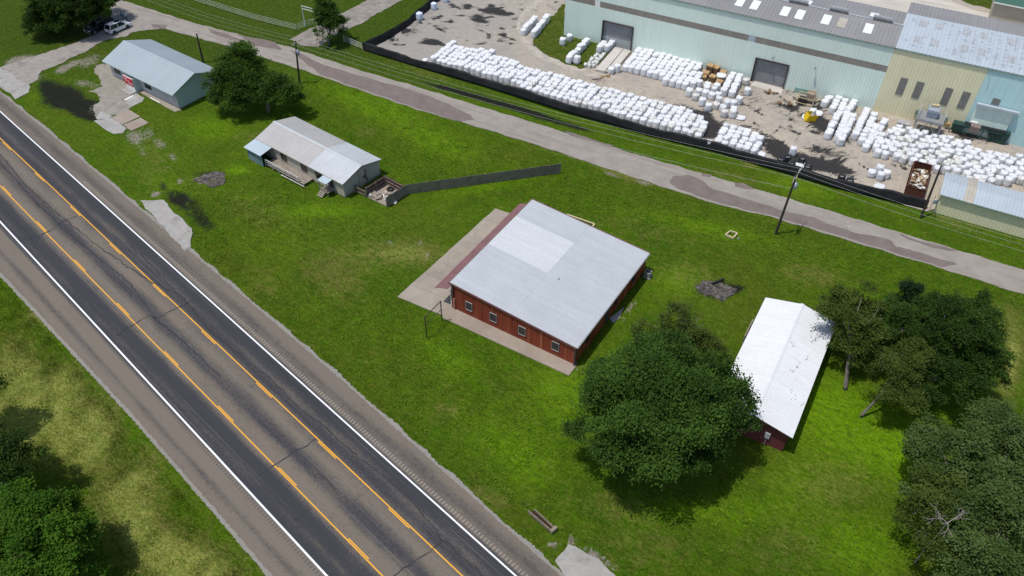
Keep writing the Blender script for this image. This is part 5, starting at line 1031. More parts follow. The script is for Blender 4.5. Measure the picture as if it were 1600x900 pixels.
# ------------------------------------------------------------------ fences
MAT['silt'] = simple('black_screen_cloth', (.013, .014, .017), .7, .35, .7)
bf = thing('screen_fence', G(568, 79), 0, 'long low black screen fence around the bag yard', 'fence'); B0_ = G(568, 79)
fb = [(568, 79), (650, 104), (750, 133), (885, 175), (960, 196), (1010, 210), (1060, 223), (1125, 239), (1200, 262), (1300, 292), (1370, 309), (1410, 319), (1447, 327)]
fp = [G(*q) - B0_ for q in fb]; dense = []
for a, b in zip(fp[:-1], fp[1:]):
    n = max(1, int((b - a).length / .8)); dense += [a.lerp(b, i / n) for i in range(n)]
dense.append(fp[-1])
def cloth(name, dense, h, lean, root, seed, thick=.03):
    r = random.Random(seed); mb = MB(); vs = []; nrow = 5; K = len(dense)
    for i, p in enumerate(dense):
        d = (dense[min(i + 1, K - 1)] - dense[max(i - 1, 0)]).normalized(); q = Vector((-d.y, d.x, 0)); hh_ = h * (1 + .08 * math.sin(i * .35) + r.uniform(-.05, .05)); ln = lean + .12 * math.sin(i * .8) + r.uniform(-.06, .06)
        for k in range(nrow): f = k / (nrow - 1); vs.append(p + q * (ln * f + .10 * math.sin(f * PI) * math.sin(i * 1.7)) + Vector((0, 0, -.05 + (hh_ + .05) * f)))
    fs = []
    for i in range(K - 1):
        for k in range(nrow - 1): fs.append((i * nrow + k, (i + 1) * nrow + k, (i + 1) * nrow + k + 1, i * nrow + k + 1))
    mb.add(vs, fs); o = mb.build(name, MAT['silt'], root, True); s = o.modifiers.new('s', 'SOLIDIFY'); s.thickness = thick; return o
cloth('screen_cloth', dense, 1.45, .35, bf, 1)
ru = [(580, 75), (590, 70), (611, 59), (630, 46.5), (650, 31.5), (672, 13.5), (694, -5), (720, -26)]
up_ = [G(*q) - B0_ for q in [(568, 79)] + ru]; d2 = []
for a, b in zip(up_[:-1], up_[1:]):
    n = max(1, int((b - a).length / .8)); d2 += [a.lerp(b, i / n) for i in range(n)]
d2.append(up_[-1]); cloth('screen_cloth', d2, 1.45, .25, bf, 2)
mb = MB()
for i in list(range(0, len(dense), 4)): MB().tube([dense[i] + Vector((.05, .12, 0)), dense[i] + Vector((.15, .3, 1.35))], .03, 6).build('post', MAT['trim_dark'], bf)
for i in list(range(0, len(d2), 4)): MB().tube([d2[i], d2[i] + Vector((-.1, 0, 1.6))], .03, 6).build('post', MAT['trim_dark'], bf)

MAT['whitepipe'] = S('white_pipe', (.62, .64, .60), .6, .1)
pf_ = thing('pipe_fence', G(290, -2), 0, 'white pipe rail fence along the field beside the back road', 'fence'); P0 = pf_.location.copy()
ln = [G(x, y) - P0 for x, y in ((290, -2), (350, 17), (395, 31), (464, 48.5), (478, 42))]
mb = MB(); mp_ = []
for a, b in zip(ln[:-1], ln[1:]):
    L_ = (b - a).length; n = max(1, round(L_ / 3.8))
    for i in range(n + 1): q = a.lerp(b, i / n); mp_ += [(q, q + Vector((0, 0, 1.35)), .03)]
    for z in (.35, .65, .95, 1.3): mb.tube([a + Vector((0, 0, z)), b + Vector((0, 0, z))], .02, 5)
mb.build('rail', MAT['whitepipe'], pf_); 
for a, b, r0 in mp_: MB().tube([a, b], r0, 6).build('post', MAT['whitepipe'], pf_)
ar = thing('arch_gate', G(477, 42), 0, 'tall white pipe arch over the field entrance', 'gate arch'); A0_ = ar.location.copy(); e_ = G(512, 52) - A0_; MAT_W = MAT['whitepipe']
for q in (Z0, e_): MB().tube([q, q + Vector((0, 0, 4.3))], .09, 8).build('post', MAT_W, ar)
mb = MB(); 
for z in (3.7, 4.25): mb.tube([Vector((0, 0, z)), e_ + Vector((0, 0, z))], .06, 6)
for i in range(9): q = e_ * (i / 8); mb.tube([q + Vector((0, 0, 3.7)), q + Vector((0, 0, 4.25))], .02, 4)
mb.build('top_lattice', MAT_W, ar)
for nm, a_, b_, lab in (('pipe_fence', (478, 42), (495, 39), 'short white pipe fence running from the arch behind the small tree'), ('pipe_fence', (538, 66), (567, 78), 'short white pipe fence between the small dark tree and the black fence')):
    o = thing(nm, G(*a_), 0, lab, 'fence'); v = G(*b_) - G(*a_); mb = MB()
    for z in (.3, .6, .9, 1.25): mb.tube([Vector((0, 0, z)), v + Vector((0, 0, z))], .028, 5)
    mb.build('rail', MAT_W, o)
    for i in range(4): MB().tube([v * (i / 3), v * (i / 3) + Vector((0, 0, 1.3))], .045, 6).build('post', MAT_W, o)

# ------------------------------------------------------------------ utility poles and wires
MAT['polewood'] = simple('creosoted_pole', (.055, .042, .035), .85, .4, 1.5); MAT['armwood'] = S('weathered_crossarm', (.33, .31, .28), .85, .2, 3); MAT['can'] = S('transformer_grey', (.42, .46, .50), .45, .1)
def pole(px, py, tx, ty, label, arms=1, can=True, street=False, h=None):
    b = G(px, py); best = None
    for z in np.arange(4, 16, .05):
        q = G(tx, ty, float(z)); dd_ = (q - b); k = math.hypot(dd_.x, dd_.y)
        if best is None or k < best[0]: best = (k, z, q)
    top = best[2] - b; r = thing('utility_pole', b, 0, label, 'utility pole')
    mb = MB(); mb.tube([Z0 - Vector((0, 0, .2)), top * .5, top], [.19, .16, .12], 10); mb.build('pole', MAT['polewood'], r); ax = top.normalized()
    ad = WU.copy() * .35 + WV * .94; ad.normalize(); ad = WV
    for k in range(arms):
        c = top - ax * (.25 + .55 * k); mb = MB(); s = Vector((.14, .05, 0)) * (1 if k % 2 == 0 else -1); mb.bar(c + s - ad * 1.25, c + s + ad * 1.25, .10, .12); ca = mb.build('crossarm', MAT['armwood'], r)
        mb = MB()
        for e in (-1.1, -.5, .5, 1.1): mb.tube([c + s + ad * e, c + s + ad * e + Vector((0, 0, .22))], [.05, .035], 8)
        mb.build('insulator', MAT['can'], ca)
    if can:
        c = top - ax * 2.0 + Vector((.32, -.15, 0)); mb = MB(); mb.tube([c - Vector((0, 0, .45)), c - Vector((0, 0, .42)), c + Vector((0, 0, .4)), c + Vector((0, 0, .5))], [.2, .25, .25, .12], 14); cn = mb.build('transformer', MAT['can'], r, True); mb = MB(); mb.tube([c + Vector((.08, 0, .45)), c + Vector((.1, 0, .75))], .035, 6); mb.build('bushing', MAT['steel'], cn)
    if street:
        c = top - ax * .9; mb = MB(); mb.tube([c, c + WV * 1.2 + Vector((.3, 0, .9)), c + WV * 2.2 + Vector((.5, 0, 1.1))], .045, 6); mb.build('bracket_arm', MAT['can'], r)
    return b + top, r
T1, _ = pole(1212, 365, 1246, 270, 'dark utility pole with crossarms and transformer on the lawn by the back road', 2, True, True)
T2, _ = pole(1440, 337, 1471, 259, 'leaning utility pole at the corner of the yellow shed', 1, False)
T3, _ = pole(468, 130, 461.5, 64, 'thin utility pole with a transformer beside the leafy tree left of the back road', 1, True)
T4, p4 = pole(317.5, 97.5, 307, 52.5, 'short bare utility pole behind the long low shop', 0, False)
b2 = thing('meter_pedestal', G(1452, 328), 0, 'thin meter posts beside the leaning pole', 'meter post')
mb = MB(); mb.tube([Z0, Vector((0, 0, 2.6))], .05, 6); mb.tube([Vector((.5, -.3, 0)), Vector((.5, -.3, 2.6))], .05, 6); mb.build('post', MAT['steel'], b2); MB().box((.25, -.15, 1.6), (.7, .2, .7)).build('box', MAT['can'], b2)
MAT['wire'] = S('wire_metal', (.34, .35, .34), .5, .05); MAT['wireb'] = S('wire_black', (.03, .03, .03), .6, .1)
def wire(a, b, sag, r, label, mat='wire'):
    n = 24; pts = [a.lerp(b, i / n) - Vector((0, 0, sag * 4 * (i / n) * (1 - i / n))) for i in range(n + 1)]
    o = MB().tube(pts, r * .75, 4).build('overhead_wire', MAT[mat]); tag(o, label, 'wire', 'overhead wires along the back road')
far1 = T1 + (T1 - T3) * .6; far1.z = T1.z; back = T3 + (T3 - T1) * .5; back.z = T3.z + 1
for k, (e, dz, wn_) in enumerate(((-1.1, 0, 'roadside'), (0, .1, 'middle'), (1.1, 0, 'yard side'))):
    of = WV * e + Vector((0, 0, dz)); wire(T3 + of, T1 + of, 1.2, .018, '%s thin overhead wire between the two transformer poles' % wn_); wire(T1 + of, far1 + of, 1.0, .018, '%s thin overhead wire running right from the lawn pole' % wn_); wire(back + of, T3 + of, 1.0, .016, '%s thin overhead wire running up left past the white arch' % wn_)
wire(T3 - Vector((0, 0, 2)), T1 - Vector((0, 0, 2.6)), 1.5, .022, 'lowest and thickest overhead wire between the two transformer poles')
wire(T1 - Vector((0, 0, 1.2)), T2 - Vector((0, 0, .5)), .5, .016, 'black service drop between the two poles on the right', 'wireb')
wire(T2, T2 + Vector((30, 25, -1)), .8, .018, 'black service drop running right from the leaning pole', 'wireb')

# ------------------------------------------------------------------ vehicles
MAT['carwhite'] = S('white_car_paint', (.78, .79, .80), .25, .03, 1, 0, .6); MAT['carblack'] = S('black_car_paint', (.012, .013, .015), .2, .1, 1, 0, .6); MAT['cargrey'] = S('grey_car_paint', (.30, .31, .34), .3, .1, 1, 0, .5)
MAT['chrome'] = S('chrome', (.6, .6, .6), .2, .05, 1, .8); MAT['lamp_red'] = S('tail_lamp_red', (.35, .01, .01), .3); MAT['lamp_clear'] = S('head_lamp', (.7, .72, .75), .2)
def car(label, cat, loc, az, paint, truck=False, chrome=False, name='parked_car'):
    r = thing(name, loc, az, label, cat); L_, W_, Hb, Ht = (5.9, 2.0, 1.15, 1.9) if truck else (4.75, 1.92, 1.02, 1.72); b0 = .32
    prof = [(-L_ / 2, .45), (-L_ / 2 + .05, Hb * .92), (-L_ / 2 + .25, Hb), (L_ / 2 - 1.3, Hb), (L_ / 2 - .3, Hb * .9), (L_ / 2 - .02, Hb * .72), (L_ / 2, .42), (L_ / 2 - .15, b0), (-L_ / 2 + .15, b0)]
    def hull(mb, prof, w0, w1, zt_, zb):
        n = len(prof); vs = []
        for s in (-1, 1):
            for x, z in prof: f = (z - zb) / (zt_ - zb); vs.append((x, s * (w0 + (w1 - w0) * f) / 2, z))
        mb.add(vs, [tuple(range(n - 1, -1, -1)) if False else tuple(range(n)), tuple(range(2 * n - 1, n - 1, -1))] + [(i, n + i, n + (i + 1) % n, (i + 1) % n) for i in range(n)])
    mb = MB(); hull(mb, prof, W_ * .97, W_ * .94, Hb, b0)
    if truck: cab = [(-.75, Hb - .05), (-.65, Ht), (.95, Ht), (1.75, Hb - .05)]
    else: cab = [(-L_ / 2 + .12, Hb - .05), (-L_ / 2 + .55, Ht), (.55, Ht), (1.45, Hb - .05)]
    mr = MB(); top = [(x * .985, z) for x, z in cab[1:3]]; mr.add([(x, s * W_ * .36, Ht - .03) for s in (-1, 1) for x, _ in top] + [(x, s * W_ * .35, Ht + .03) for s in (-1, 1) for x, _ in top], [(0, 1, 3, 2), (4, 6, 7, 5), (0, 4, 5, 1), (2, 3, 7, 6), (0, 2, 6, 4), (1, 5, 7, 3)])
    bd = mb.build('body', MAT[paint], r, bevel=.09); mr.build('roof', MAT[paint], r, bevel=.03)
    mg = MB(); hull(mg, cab, W_ * .93, W_ * .74, Ht, Hb - .05); gl = mg.build('window', MAT['glass'], r, bevel=.03)
    mp = MB()
    for s in (-1, 1):
        for (xa, za), (xb, zb) in ((cab[0], cab[1]), (cab[3], cab[2])): mp.bar((xa * .99, s * W_ * .465, za), (xb * .99, s * W_ * .372, zb), .09, .07)
        if not truck: mp.bar((-.4, s * W_ * .465, Hb), (-.4, s * W_ * .375, Ht), .07, .07)
    mp.build('pillar', MAT[paint], r)
    for x in (-L_ / 2 + (1.15 if truck else .9), L_ / 2 - .95):
        for s in (-1, 1):
            wh = thing('wheel', (0, 0, 0), 0, None, None); wh.parent = r; wh.location = (x, s * (W_ / 2 - .11), .37); wr = .37
            MB().tube([(0, -.12, 0), (0, -.1, 0), (0, .1, 0), (0, .12, 0)], [wr - .04, wr, wr, wr - .04], 20).build('tyre', MAT['rubber'], wh); MB().tube([(0, -.13, 0), (0, .13, 0)], .22, 14).build('rim', MAT['chrome' if chrome else 'trim_dark'], wh)
    for s in (-1, 1):
        MB().box((L_ / 2 - .1, s * W_ * .37, Hb * .72), (.2, .42, .14)).build('headlight', MAT['lamp_clear'], r, bevel=.03); MB().box((-L_ / 2 + .06, s * W_ * .40, Hb * .82), (.16, .3, .16)).build('tail_light', MAT['lamp_red'], r, bevel=.03)
        MB().box((cab[3][0] - .25, s * (W_ / 2 + .08), Hb + .08), (.16, .22, .16)).build('mirror', MAT[paint], r, bevel=.03)
    if truck:
        mb = MB(); mb.box((-L_ / 2 + 1.1, 0, Hb - .02), (1.9, W_ * .78, .06)); mb.build('bed_liner', MAT['rubber'], r); mb = MB(); mb.box((L_ / 2 - .02, 0, .75), (.1, W_ * .55, .38)); mb.box((L_ / 2 + .04, 0, .45), (.16, W_ * .95, .2)); mb.build('grille', MAT['chrome'], r)
    else:
        MB().box((.05, 0, Ht + .035), (1.0, .95, .02)).build('sunroof', MAT['glass'], r); MB().box((-L_ / 2 + .02, 0, .5), (.1, W_ * .8, .2)).build('bumper', MAT['steel'], r)
    return r
a, b = G(180.5, 53), G(199.8, 44.5); d = (b - a).normalized(); cz = math.atan2(d.y, d.x); q = Vector((-d.y, d.x, 0)); cc = (a + b) / 2 + q * .85
car('white suv with black roof glass parked beside the black pickup', 'car', cc, cz, 'carwhite')
p = G(149.5, 53.5); car('black pickup truck with chrome grille parked in the shade under the dark trees', 'pickup truck', p + d * 2.0 + q * 1.0, cz + PI, 'carblack', True, True, 'parked_pickup')
car('grey car at the far right edge by the green roofed building', 'car', G(1596, 21), math.radians(-20), 'cargrey')

# ------------------------------------------------------------------ people
def person(px, py, az, shirt, label, pose):
    vs = {'p': (0, 0, .93), 'c': (0.02, 0, 1.18), 't': (.02, 0, 1.42), 'n': (.02, 0, 1.52), 'h': (.03, 0, 1.62), 'h2': (.04, 0, 1.73), 'sl': (.02, .18, 1.41), 'sr': (.02, -.18, 1.41), 'el': (pose, .25, 1.15), 'er': (.02, -.25, 1.13), 'wl': (pose + .18, .2, 1.0), 'wr': (.12, -.24, .9), 'fl': (pose + .25, .2, .96), 'fr': (.15, -.24, .82),
          'hl': (0, .1, .88), 'hr': (0, -.1, .88), 'kl': (.05 + pose * .4, .11, .48), 'kr': (.03 - pose * .3, -.11, .48), 'al': (.02 + pose * .5, .12, .08), 'ar': (-.02 - pose * .6, -.12, .08), 'tl': (.18 + pose * .5, .13, .04), 'tr': (.14 - pose * .6, -.13, .04)}
    E_ = 'p-c c-t t-n n-h h-h2 t-sl sl-el el-wl wl-fl t-sr sr-er er-wr wr-fr p-hl hl-kl kl-al al-tl p-hr hr-kr kr-ar ar-tr'.split()
    R_ = {'p': .15, 'c': .14, 't': .15, 'n': .06, 'h': .095, 'h2': .085, 'sl': .075, 'sr': .075, 'el': .05, 'er': .05, 'wl': .035, 'wr': .035, 'fl': .04, 'fr': .04, 'hl': .1, 'hr': .1, 'kl': .065, 'kr': .065, 'al': .045, 'ar': .045, 'tl': .045, 'tr': .045}
    ks = list(vs); me = bpy.data.meshes.new('person'); me.from_pydata([vs[k] for k in ks], [tuple(ks.index(x) for x in e.split('-')) for e in E_], []); o = bpy.data.objects.new('person', me); COL.objects.link(o)
    o.modifiers.new('k', 'SKIN'); 
    for k, v_ in zip(ks, me.skin_vertices[0].data): v_.radius = (R_[k], R_[k] * (1.0)); v_.use_root = (k == 'p')
    s = o.modifiers.new('s', 'SUBSURF'); s.levels = 1; s.render_levels = 2
    t = T('clothes_' + shirt); z = t.sep(t.obj())[2]; c = t.ramp(t.math('DIVIDE', z, 2), (.0, (.02, .018, .016)), (.045, (.03, .035, .05)), (.47, (.03, .035, .05)), (.475, {'blue': (.22, .33, .42), 'grey': (.38, .46, .50)}[shirt]), (.735, {'blue': (.22, .33, .42), 'grey': (.38, .46, .50)}[shirt]), (.745, (.42, .24, .16)))
    c_e = c.node.color_ramp; c_e.interpolation = 'CONSTANT'; o.data.materials.append(t.done(c, .85)); o.location = G(px, py); o.rotation_euler = (0, 0, az); tag(o, label, 'person')
    mb = MB(); mb.tube([(0.02, 0, 1.68), (.025, 0, 1.75), (.03, 0, 1.82)], [.10, .105, .04], 10); mb.build('hair', MAT['char'], o, True)
person(192.5, 29.5, -1.2, 'blue', 'person in a light blue shirt and dark trousers standing nearer the trees', .05)
person(198.6, 32.5, 2.6, 'grey', 'person in a pale grey shirt walking on the drive just above the white car', .18)

# ------------------------------------------------------------------ culvert
cu = thing('culvert', G(850, 815), 0, 'open concrete culvert with brown water in the roadside ditch', 'culvert')
c0 = cu.location.copy(); A_, B_, C2, D2p = [G(x, y) - c0 for x, y in ((825, 799), (835, 797), (866, 826), (861, 830))]
mb = MB()
mb.bar(A_, D2p, .08, .5); mb.bar(B_, C2, .08, .5); mb.bar(D2p + (D2p - C2) * .2 + Vector((.05, -.05, .02)), C2 + (C2 - D2p) * .5 + Vector((.05, -.05, .02)), .32, .52); mb.build('headwall', S('stained_headwall', (.24, .20, .15), .9, .4, 2), cu)
MAT['water'] = T('brown_water').done((.035, .018, .008), .12, None, 0, 0, 0, .5)
mb = MB(); mb.add([A_ + Vector((0, 0, -.12)), D2p + Vector((0, 0, -.12)), C2 + Vector((0, 0, -.12)), B_ + Vector((0, 0, -.12))], [(0, 1, 2, 3)]); mb.build('water', MAT['water'], cu)

# ------------------------------------------------------------------ trees
def leafmat(name, c, c2, spec=.08, trans=.25):
    t = T(name); a = t.attr('tint').outputs['Fac']; n = t.noise(t.obj(), .5, 3); col = t.mix(a, c, c2); col = t.mix(t.math('MULTIPLY', t.ramp(n, (.4, 0), (.65, 1)), .35), col, tuple(x * .7 for x in c))
    t.done(col, .6, None, 0, 0, 0, spec); tr = t.N('BsdfTranslucent'); t.L(col, tr.inputs[0]); mx = t.N('MixShader'); mx.inputs[0].default_value = trans; out = t.t.nodes['Material Output']
    t.L(t.b.outputs[0], mx.inputs[1]); t.L(tr.outputs[0], mx.inputs[2]); t.L(mx.outputs[0], out.inputs[0]); return t.m
LM = {'oak': leafmat('oak_leaves', (.016, .043, .007), (.078, .158, .022)), 'green': leafmat('green_leaves', (.024, .058, .008), (.066, .135, .016)), 'dark': leafmat('dark_leaves', (.016, .038, .006), (.052, .104, .014)),
      'olive': leafmat('olive_leaves', (.036, .070, .014), (.115, .172, .050)), 'cedar': leafmat('cedar_leaves', (.012, .032, .011), (.024, .056, .016)), 'bright': leafmat('bright_leaves', (.028, .080, .006), (.085, .180, .014)), 'elm': leafmat('elm_leaves', (.038, .064, .010), (.100, .138, .026))}
MAT['bark'] = simple('grey_bark', (.16, .14, .12), .9, .35, 3); MAT['deadbark'] = S('dead_branch', (.30, .27, .25), .85, .2, 4)
def tree(name, label, cat, base, crowns, mat, leaf=.26, dens=1.0, seed=1, gap=-1.0, trunk_top=None, trunk_r=.3, group=None, limbs=9, holes=.0, flat=.75, dead=0):
    """crowns: (centre xyz, radii xyz) relative to nothing (world); leaves on sub-clumps on lobes"""
    g_ = np.random.default_rng(seed); b = Vector(base); r = thing(name, b, 0, label, cat, group); Vs = []; Ts = []; tips = []
    for (cx_, cy_, cz_), (rx, ry, rz) in crowns:
        R_ = (rx * ry * rz) ** (1 / 3); nl = int(max(9, 24 * (R_ / 4) ** 1.3)); k = 0
        for li in range(nl * 2):
            d = g_.normal(size=3); d /= np.linalg.norm(d)
            if d[2] < -.55: d[2] *= -.6
            q = g_.uniform(.45, .92); lc = np.array([cx_ + d[0] * rx * q, cy_ + d[1] * ry * q, cz_ + d[2] * rz * q]); lr = max(.5, R_ * g_.uniform(.13, .30))
            if g_.random() < holes: continue
            tips.append(Vector(lc)); ltint = g_.random() ** 1.5 * .65
            ns = int(30 * (lr / 1.2) ** 2 * dens) + 8
            sd_ = g_.normal(size=(ns, 3)); sd_ /= np.linalg.norm(sd_, axis=1)[:, None]; sd_[:, 2] = np.where(sd_[:, 2] < -.3, -sd_[:, 2] * .5, sd_[:, 2])
            sc_ = lc + sd_ * np.array([lr, lr, lr * flat]) * g_.uniform(.65, 1.12, (ns, 1)); nf = int(17 / (leaf / .26))
            gp = np.sin(sc_[:, 0] * 1.15 + seed + np.sin(sc_[:, 1] * .9)) + np.sin(sc_[:, 1] * 1.3 + 2 * seed + np.sin(sc_[:, 2] * 1.1)) + np.sin(sc_[:, 2] * 1.5 + sc_[:, 0] * .6)
            kp = gp > gap + .5 * g_.normal(size=ns) * .4; kp |= g_.random(ns) < .12; sc_ = sc_[kp]; ns = len(sc_)
            if ns == 0: continue
            P_ = np.repeat(sc_, nf, 0) + g_.normal(size=(ns * nf, 3)) * np.array([.27, .27, .17]) * (.8 + .25 * lr); tt = np.repeat(np.clip(ltint + g_.random(ns) * .4, 0, 1), nf)
            Vs.append(P_); Ts.append(tt)
    C_ = np.concatenate(Vs); tt = np.concatenate(Ts); n = len(C_); C_ = C_ - np.array(b)
    nrm = g_.normal(size=(n, 3)) * .8 + np.array([-.2, 0, 1.2]); nrm /= np.linalg.norm(nrm, axis=1)[:, None]; a = g_.normal(size=(n, 3)); u = np.cross(nrm, a); u /= np.linalg.norm(u, axis=1)[:, None] + 1e-9; v = np.cross(nrm, u)
    s = leaf * g_.uniform(.55, 1.2, (n, 1)) * .5; Q = np.stack([C_ - u * s, C_ - v * s * .6, C_ + u * s, C_ + v * s * .6], 1).reshape(-1, 3)
    o = np_mesh('crown', Q, np.arange(4 * n).reshape(n, 4), [LM[mat]], parent=r); at = o.data.attributes.new('tint', 'FLOAT', 'POINT'); at.data.foreach_set('value', np.repeat(tt, 4).astype(np.float32))
    top = (Vector(trunk_top) if trunk_top else Vector(crowns[0][0])) - b; mb = MB(); mid = top * .5 + Vector((g_.normal() * .2, g_.normal() * .2, 0))
    mb.tube([Vector((0, 0, -.2)), Vector((0, 0, .3)), mid, top], [trunk_r * 1.35, trunk_r, trunk_r * .75, trunk_r * .5], 10); mb.build('trunk', MAT['bark'], r, True)
    rr2 = random.Random(seed); ch = rr2.sample(tips, min(limbs, len(tips))); mb = MB()
    for tp in ch:
        e_ = tp - b; st_ = top * rr2.uniform(.5, .98); m_ = st_.lerp(e_, .5) + Vector((rr2.gauss(0, .3), rr2.gauss(0, .3), .3)); mb.tube([st_, m_, e_], [trunk_r * .42, trunk_r * .25, .03], 6)
    mb.build('limb', MAT['bark'], r, True)
    for k in range(dead):
        mb = MB(); tp = max(tips, key=lambda q: q.z - abs(q.x - b.x) * .1 + rr2.uniform(-3, 1)) - b
        for j in range(3): mb.tube([tp - Vector((0, 0, .5)), tp + Vector((rr2.gauss(0, .35), rr2.gauss(0, .35), .35))], [.035, .01], 5)
        mb.build('dead_twigs', MAT['deadbark'], r)
    return r
def cr(px, py, zc, wpx, rz, ratio=.95):
    c = G(px, py, zc); dep = (c - Vector((0, 0, CAMZ))).dot(FWD); rx = wpx / 2 * dep / FPX; return (tuple(c), (rx, rx * ratio, rz))
def under(c, dx=0, dy=0): return (c[0][0] + dx, c[0][1] + dy, 0)
c = [cr(1034, 638, 8.6, 262, 5.0, .92), cr(965, 610, 7.4, 130, 3.0), cr(1115, 610, 8.0, 130, 3.2), cr(1000, 712, 6.4, 150, 2.4), cr(1030, 565, 9.2, 130, 3.3), cr(1135, 645, 6.8, 100, 2.4), cr(896, 673, 5.0, 24, 1.0), cr(1090, 700, 6.6, 110, 2.2), cr(930, 690, 6.4, 80, 2.0)]
tree('oak_tree', 'largest dark green oak tree, its crown covering the lawn left of the white roof house', 'tree', under(c[0]), c, 'oak', .27, 1.25, 3, trunk_r=.55, limbs=22, dead=2)
c = [cr(1070, 520, 5.6, 90, 3.4), cr(1100, 545, 5.0, 70, 2.8), cr(1010, 520, 4.6, 60, 2.4)]
tree('elm_tree', 'lighter olive green tree peeking out behind the top of the big oak', 'tree', under(c[0]), c, 'elm', .24, .8, 5, trunk_r=.25, limbs=9, dead=2, holes=.2)
c = [cr(1335, 488, 6.6, 100, 3.6), cr(1290, 500, 6.0, 50, 2.2), cr(1365, 530, 5.6, 76, 3.2), cr(1330, 545, 4.2, 60, 2.0), cr(1310, 470, 6.4, 60, 2.2)]
tree('leaning_tree', 'tree with pale leaning trunk overhanging the white metal roof', 'tree', tuple(G(1320, 607)), c, 'elm', .26, .85, 8, gap=-.7, trunk_top=G(1336, 530, 5), trunk_r=.26, limbs=14, dead=2, holes=.15)
c = [cr(1417, 468, 5.0, 44, 4.4), cr(1417, 490, 3.2, 50, 3.0)]
tree('cedar_tree', 'darkest small cedar at the top of the tree group right of the white roof', 'tree', under(c[0]), c, 'cedar', .2, 1.4, 9, trunk_r=.2, limbs=5)
c = [cr(1497, 525, 7.2, 130, 4.4), cr(1465, 500, 6.2, 110, 3.6), cr(1530, 580, 5.6, 84, 3.6), cr(1425, 530, 5.6, 90, 3.8), cr(1480, 590, 5.0, 120, 3.0), cr(1520, 495, 6.0, 80, 3.4), cr(1450, 560, 4.8, 90, 3.2)]
tree('oak_tree', 'broad dark tree forming the right half of the group beside the white roof', 'tree', under(c[0]), c, 'dark', .27, 1.25, 10, trunk_r=.4, limbs=10, dead=2)
c = [cr(1385, 500, 5.0, 90, 3.8), cr(1395, 540, 4.0, 70, 3.2)]
tree('oak_tree', 'dense dark tree squeezed between the leaning tree and the broad dark tree', 'tree', under(c[1]), c, 'oak', .26, 1.2, 13, trunk_r=.25, limbs=6, dead=1)
c = [cr(1403, 585, 6.4, 92, 2.6), cr(1420, 555, 6.8, 64, 2.4), cr(1385, 618, 5.0, 46, 1.2), cr(1425, 620, 5.2, 56, 1.3)]
tree('leaning_tree', 'small feathery tree with a slanted grey trunk in front of the dark group', 'tree', tuple(G(1345, 651)), c, 'elm', .22, .8, 11, trunk_top=G(1384, 604, 4.2), trunk_r=.17, limbs=10, holes=.1, dead=1)
ol = [([cr(1495, 720, 5.4, 150, 4.6), cr(1450, 690, 4.4, 80, 3.0), cr(1450, 760, 4, 90, 3)], 'upper left'), ([cr(1585, 690, 6.0, 150, 4.4), cr(1545, 655, 5, 80, 3.0), cr(1540, 760, 5.6, 130, 3.6)], 'upper right'), ([cr(1465, 795, 5.0, 120, 4.0), cr(1455, 850, 4.2, 90, 2.8)], 'lower left'), ([cr(1575, 810, 6.2, 170, 4.6), cr(1525, 880, 5.4, 150, 4.2), cr(1590, 890, 6, 130, 4)], 'lower right')]
for i, (c, wh) in enumerate(ol):
    tree('live_oak', {0: 'grey green live oak nearest the feathery leaning tree', 1: 'silvery live oak at the right edge above the other grey green crowns', 2: 'olive live oak crown whose left edge borders the bright lawn', 3: 'wide olive live oak filling the bottom right corner'}[i], 'tree', under(c[0]), c, 'olive' if i != 2 else 'elm', .27, 1.15, 20 + i, gap=-.5, holes=.22, trunk_r=.4, limbs=8, dead=1, group='live oaks at the lower right')
q = G(1484, 812, 8.4); mb = MB(); r_ = random.Random(2)
def fork(p, d, L_, r, k):
    e = p + d * L_; mb.tube([p, p.lerp(e, .5) + Vector((r_.gauss(0, .05), r_.gauss(0, .05), 0)), e], [r, r * .8, r * .6], 5)
    if k: 
        for _ in range(r_.choice((2, 3))): fork(e, (d + Vector((r_.gauss(0, .45), r_.gauss(0, .45), r_.gauss(0, .2)))).normalized(), L_ * r_.uniform(.6, .9), r * .6, k - 1)
for a in (2.6, 3.4, 4.3, .4): fork(Vector((0, 0, -.6)), Vector((math.cos(a), math.sin(a), .45)).normalized(), .75, .045, 3)
mb.tube([Vector((0, .3, -8.4)), Vector((.1, .2, -3)), Vector((0, 0, -.6))], [.07, .05, .04], 6)
db = mb.build('dead_tree', MAT['deadbark']); db.location = q; tag(db, 'bare pale dead branches poking out of the olive live oak crowns', 'dead tree')
c = [cr(62, 828, 6.3, 150, 4.3), cr(35, 870, 5.6, 170, 3.8), cr(100, 850, 5, 90, 3.4), cr(25, 800, 5.2, 110, 3.0), cr(95, 900, 5, 110, 3.4)]
tree('roadside_tree', 'bushy bright green tree filling the bottom left corner', 'tree', under(c[0]), c, 'bright', .27, 1.2, 30, trunk_r=.4, limbs=14)
c = [cr(20, 722, 6.0, 100, 3.0), cr(-40, 700, 6.4, 120, 4.0)]
tree('roadside_tree', 'darker tree at the left edge just above the bottom left tree', 'tree', under(c[1]), c, 'dark', .25, 1.2, 31, trunk_r=.35, limbs=8)
c = [cr(-50, 610, 6.5, 100, 4.0)]
tree('roadside_tree', 'tree mostly outside the left edge casting its shade on the yellow grass', 'tree', under(c[0]), c, 'dark', .25, 1.0, 32, trunk_r=.35, limbs=6)
c = [cr(375, 100, 6.0, 92, 3.6), cr(352, 135, 4.0, 70, 3.4), cr(400, 130, 4.6, 90, 3.4), cr(438, 138, 4.6, 76, 2.8), cr(458, 152, 3.2, 50, 1.8), cr(370, 150, 3.0, 80, 2.4)]
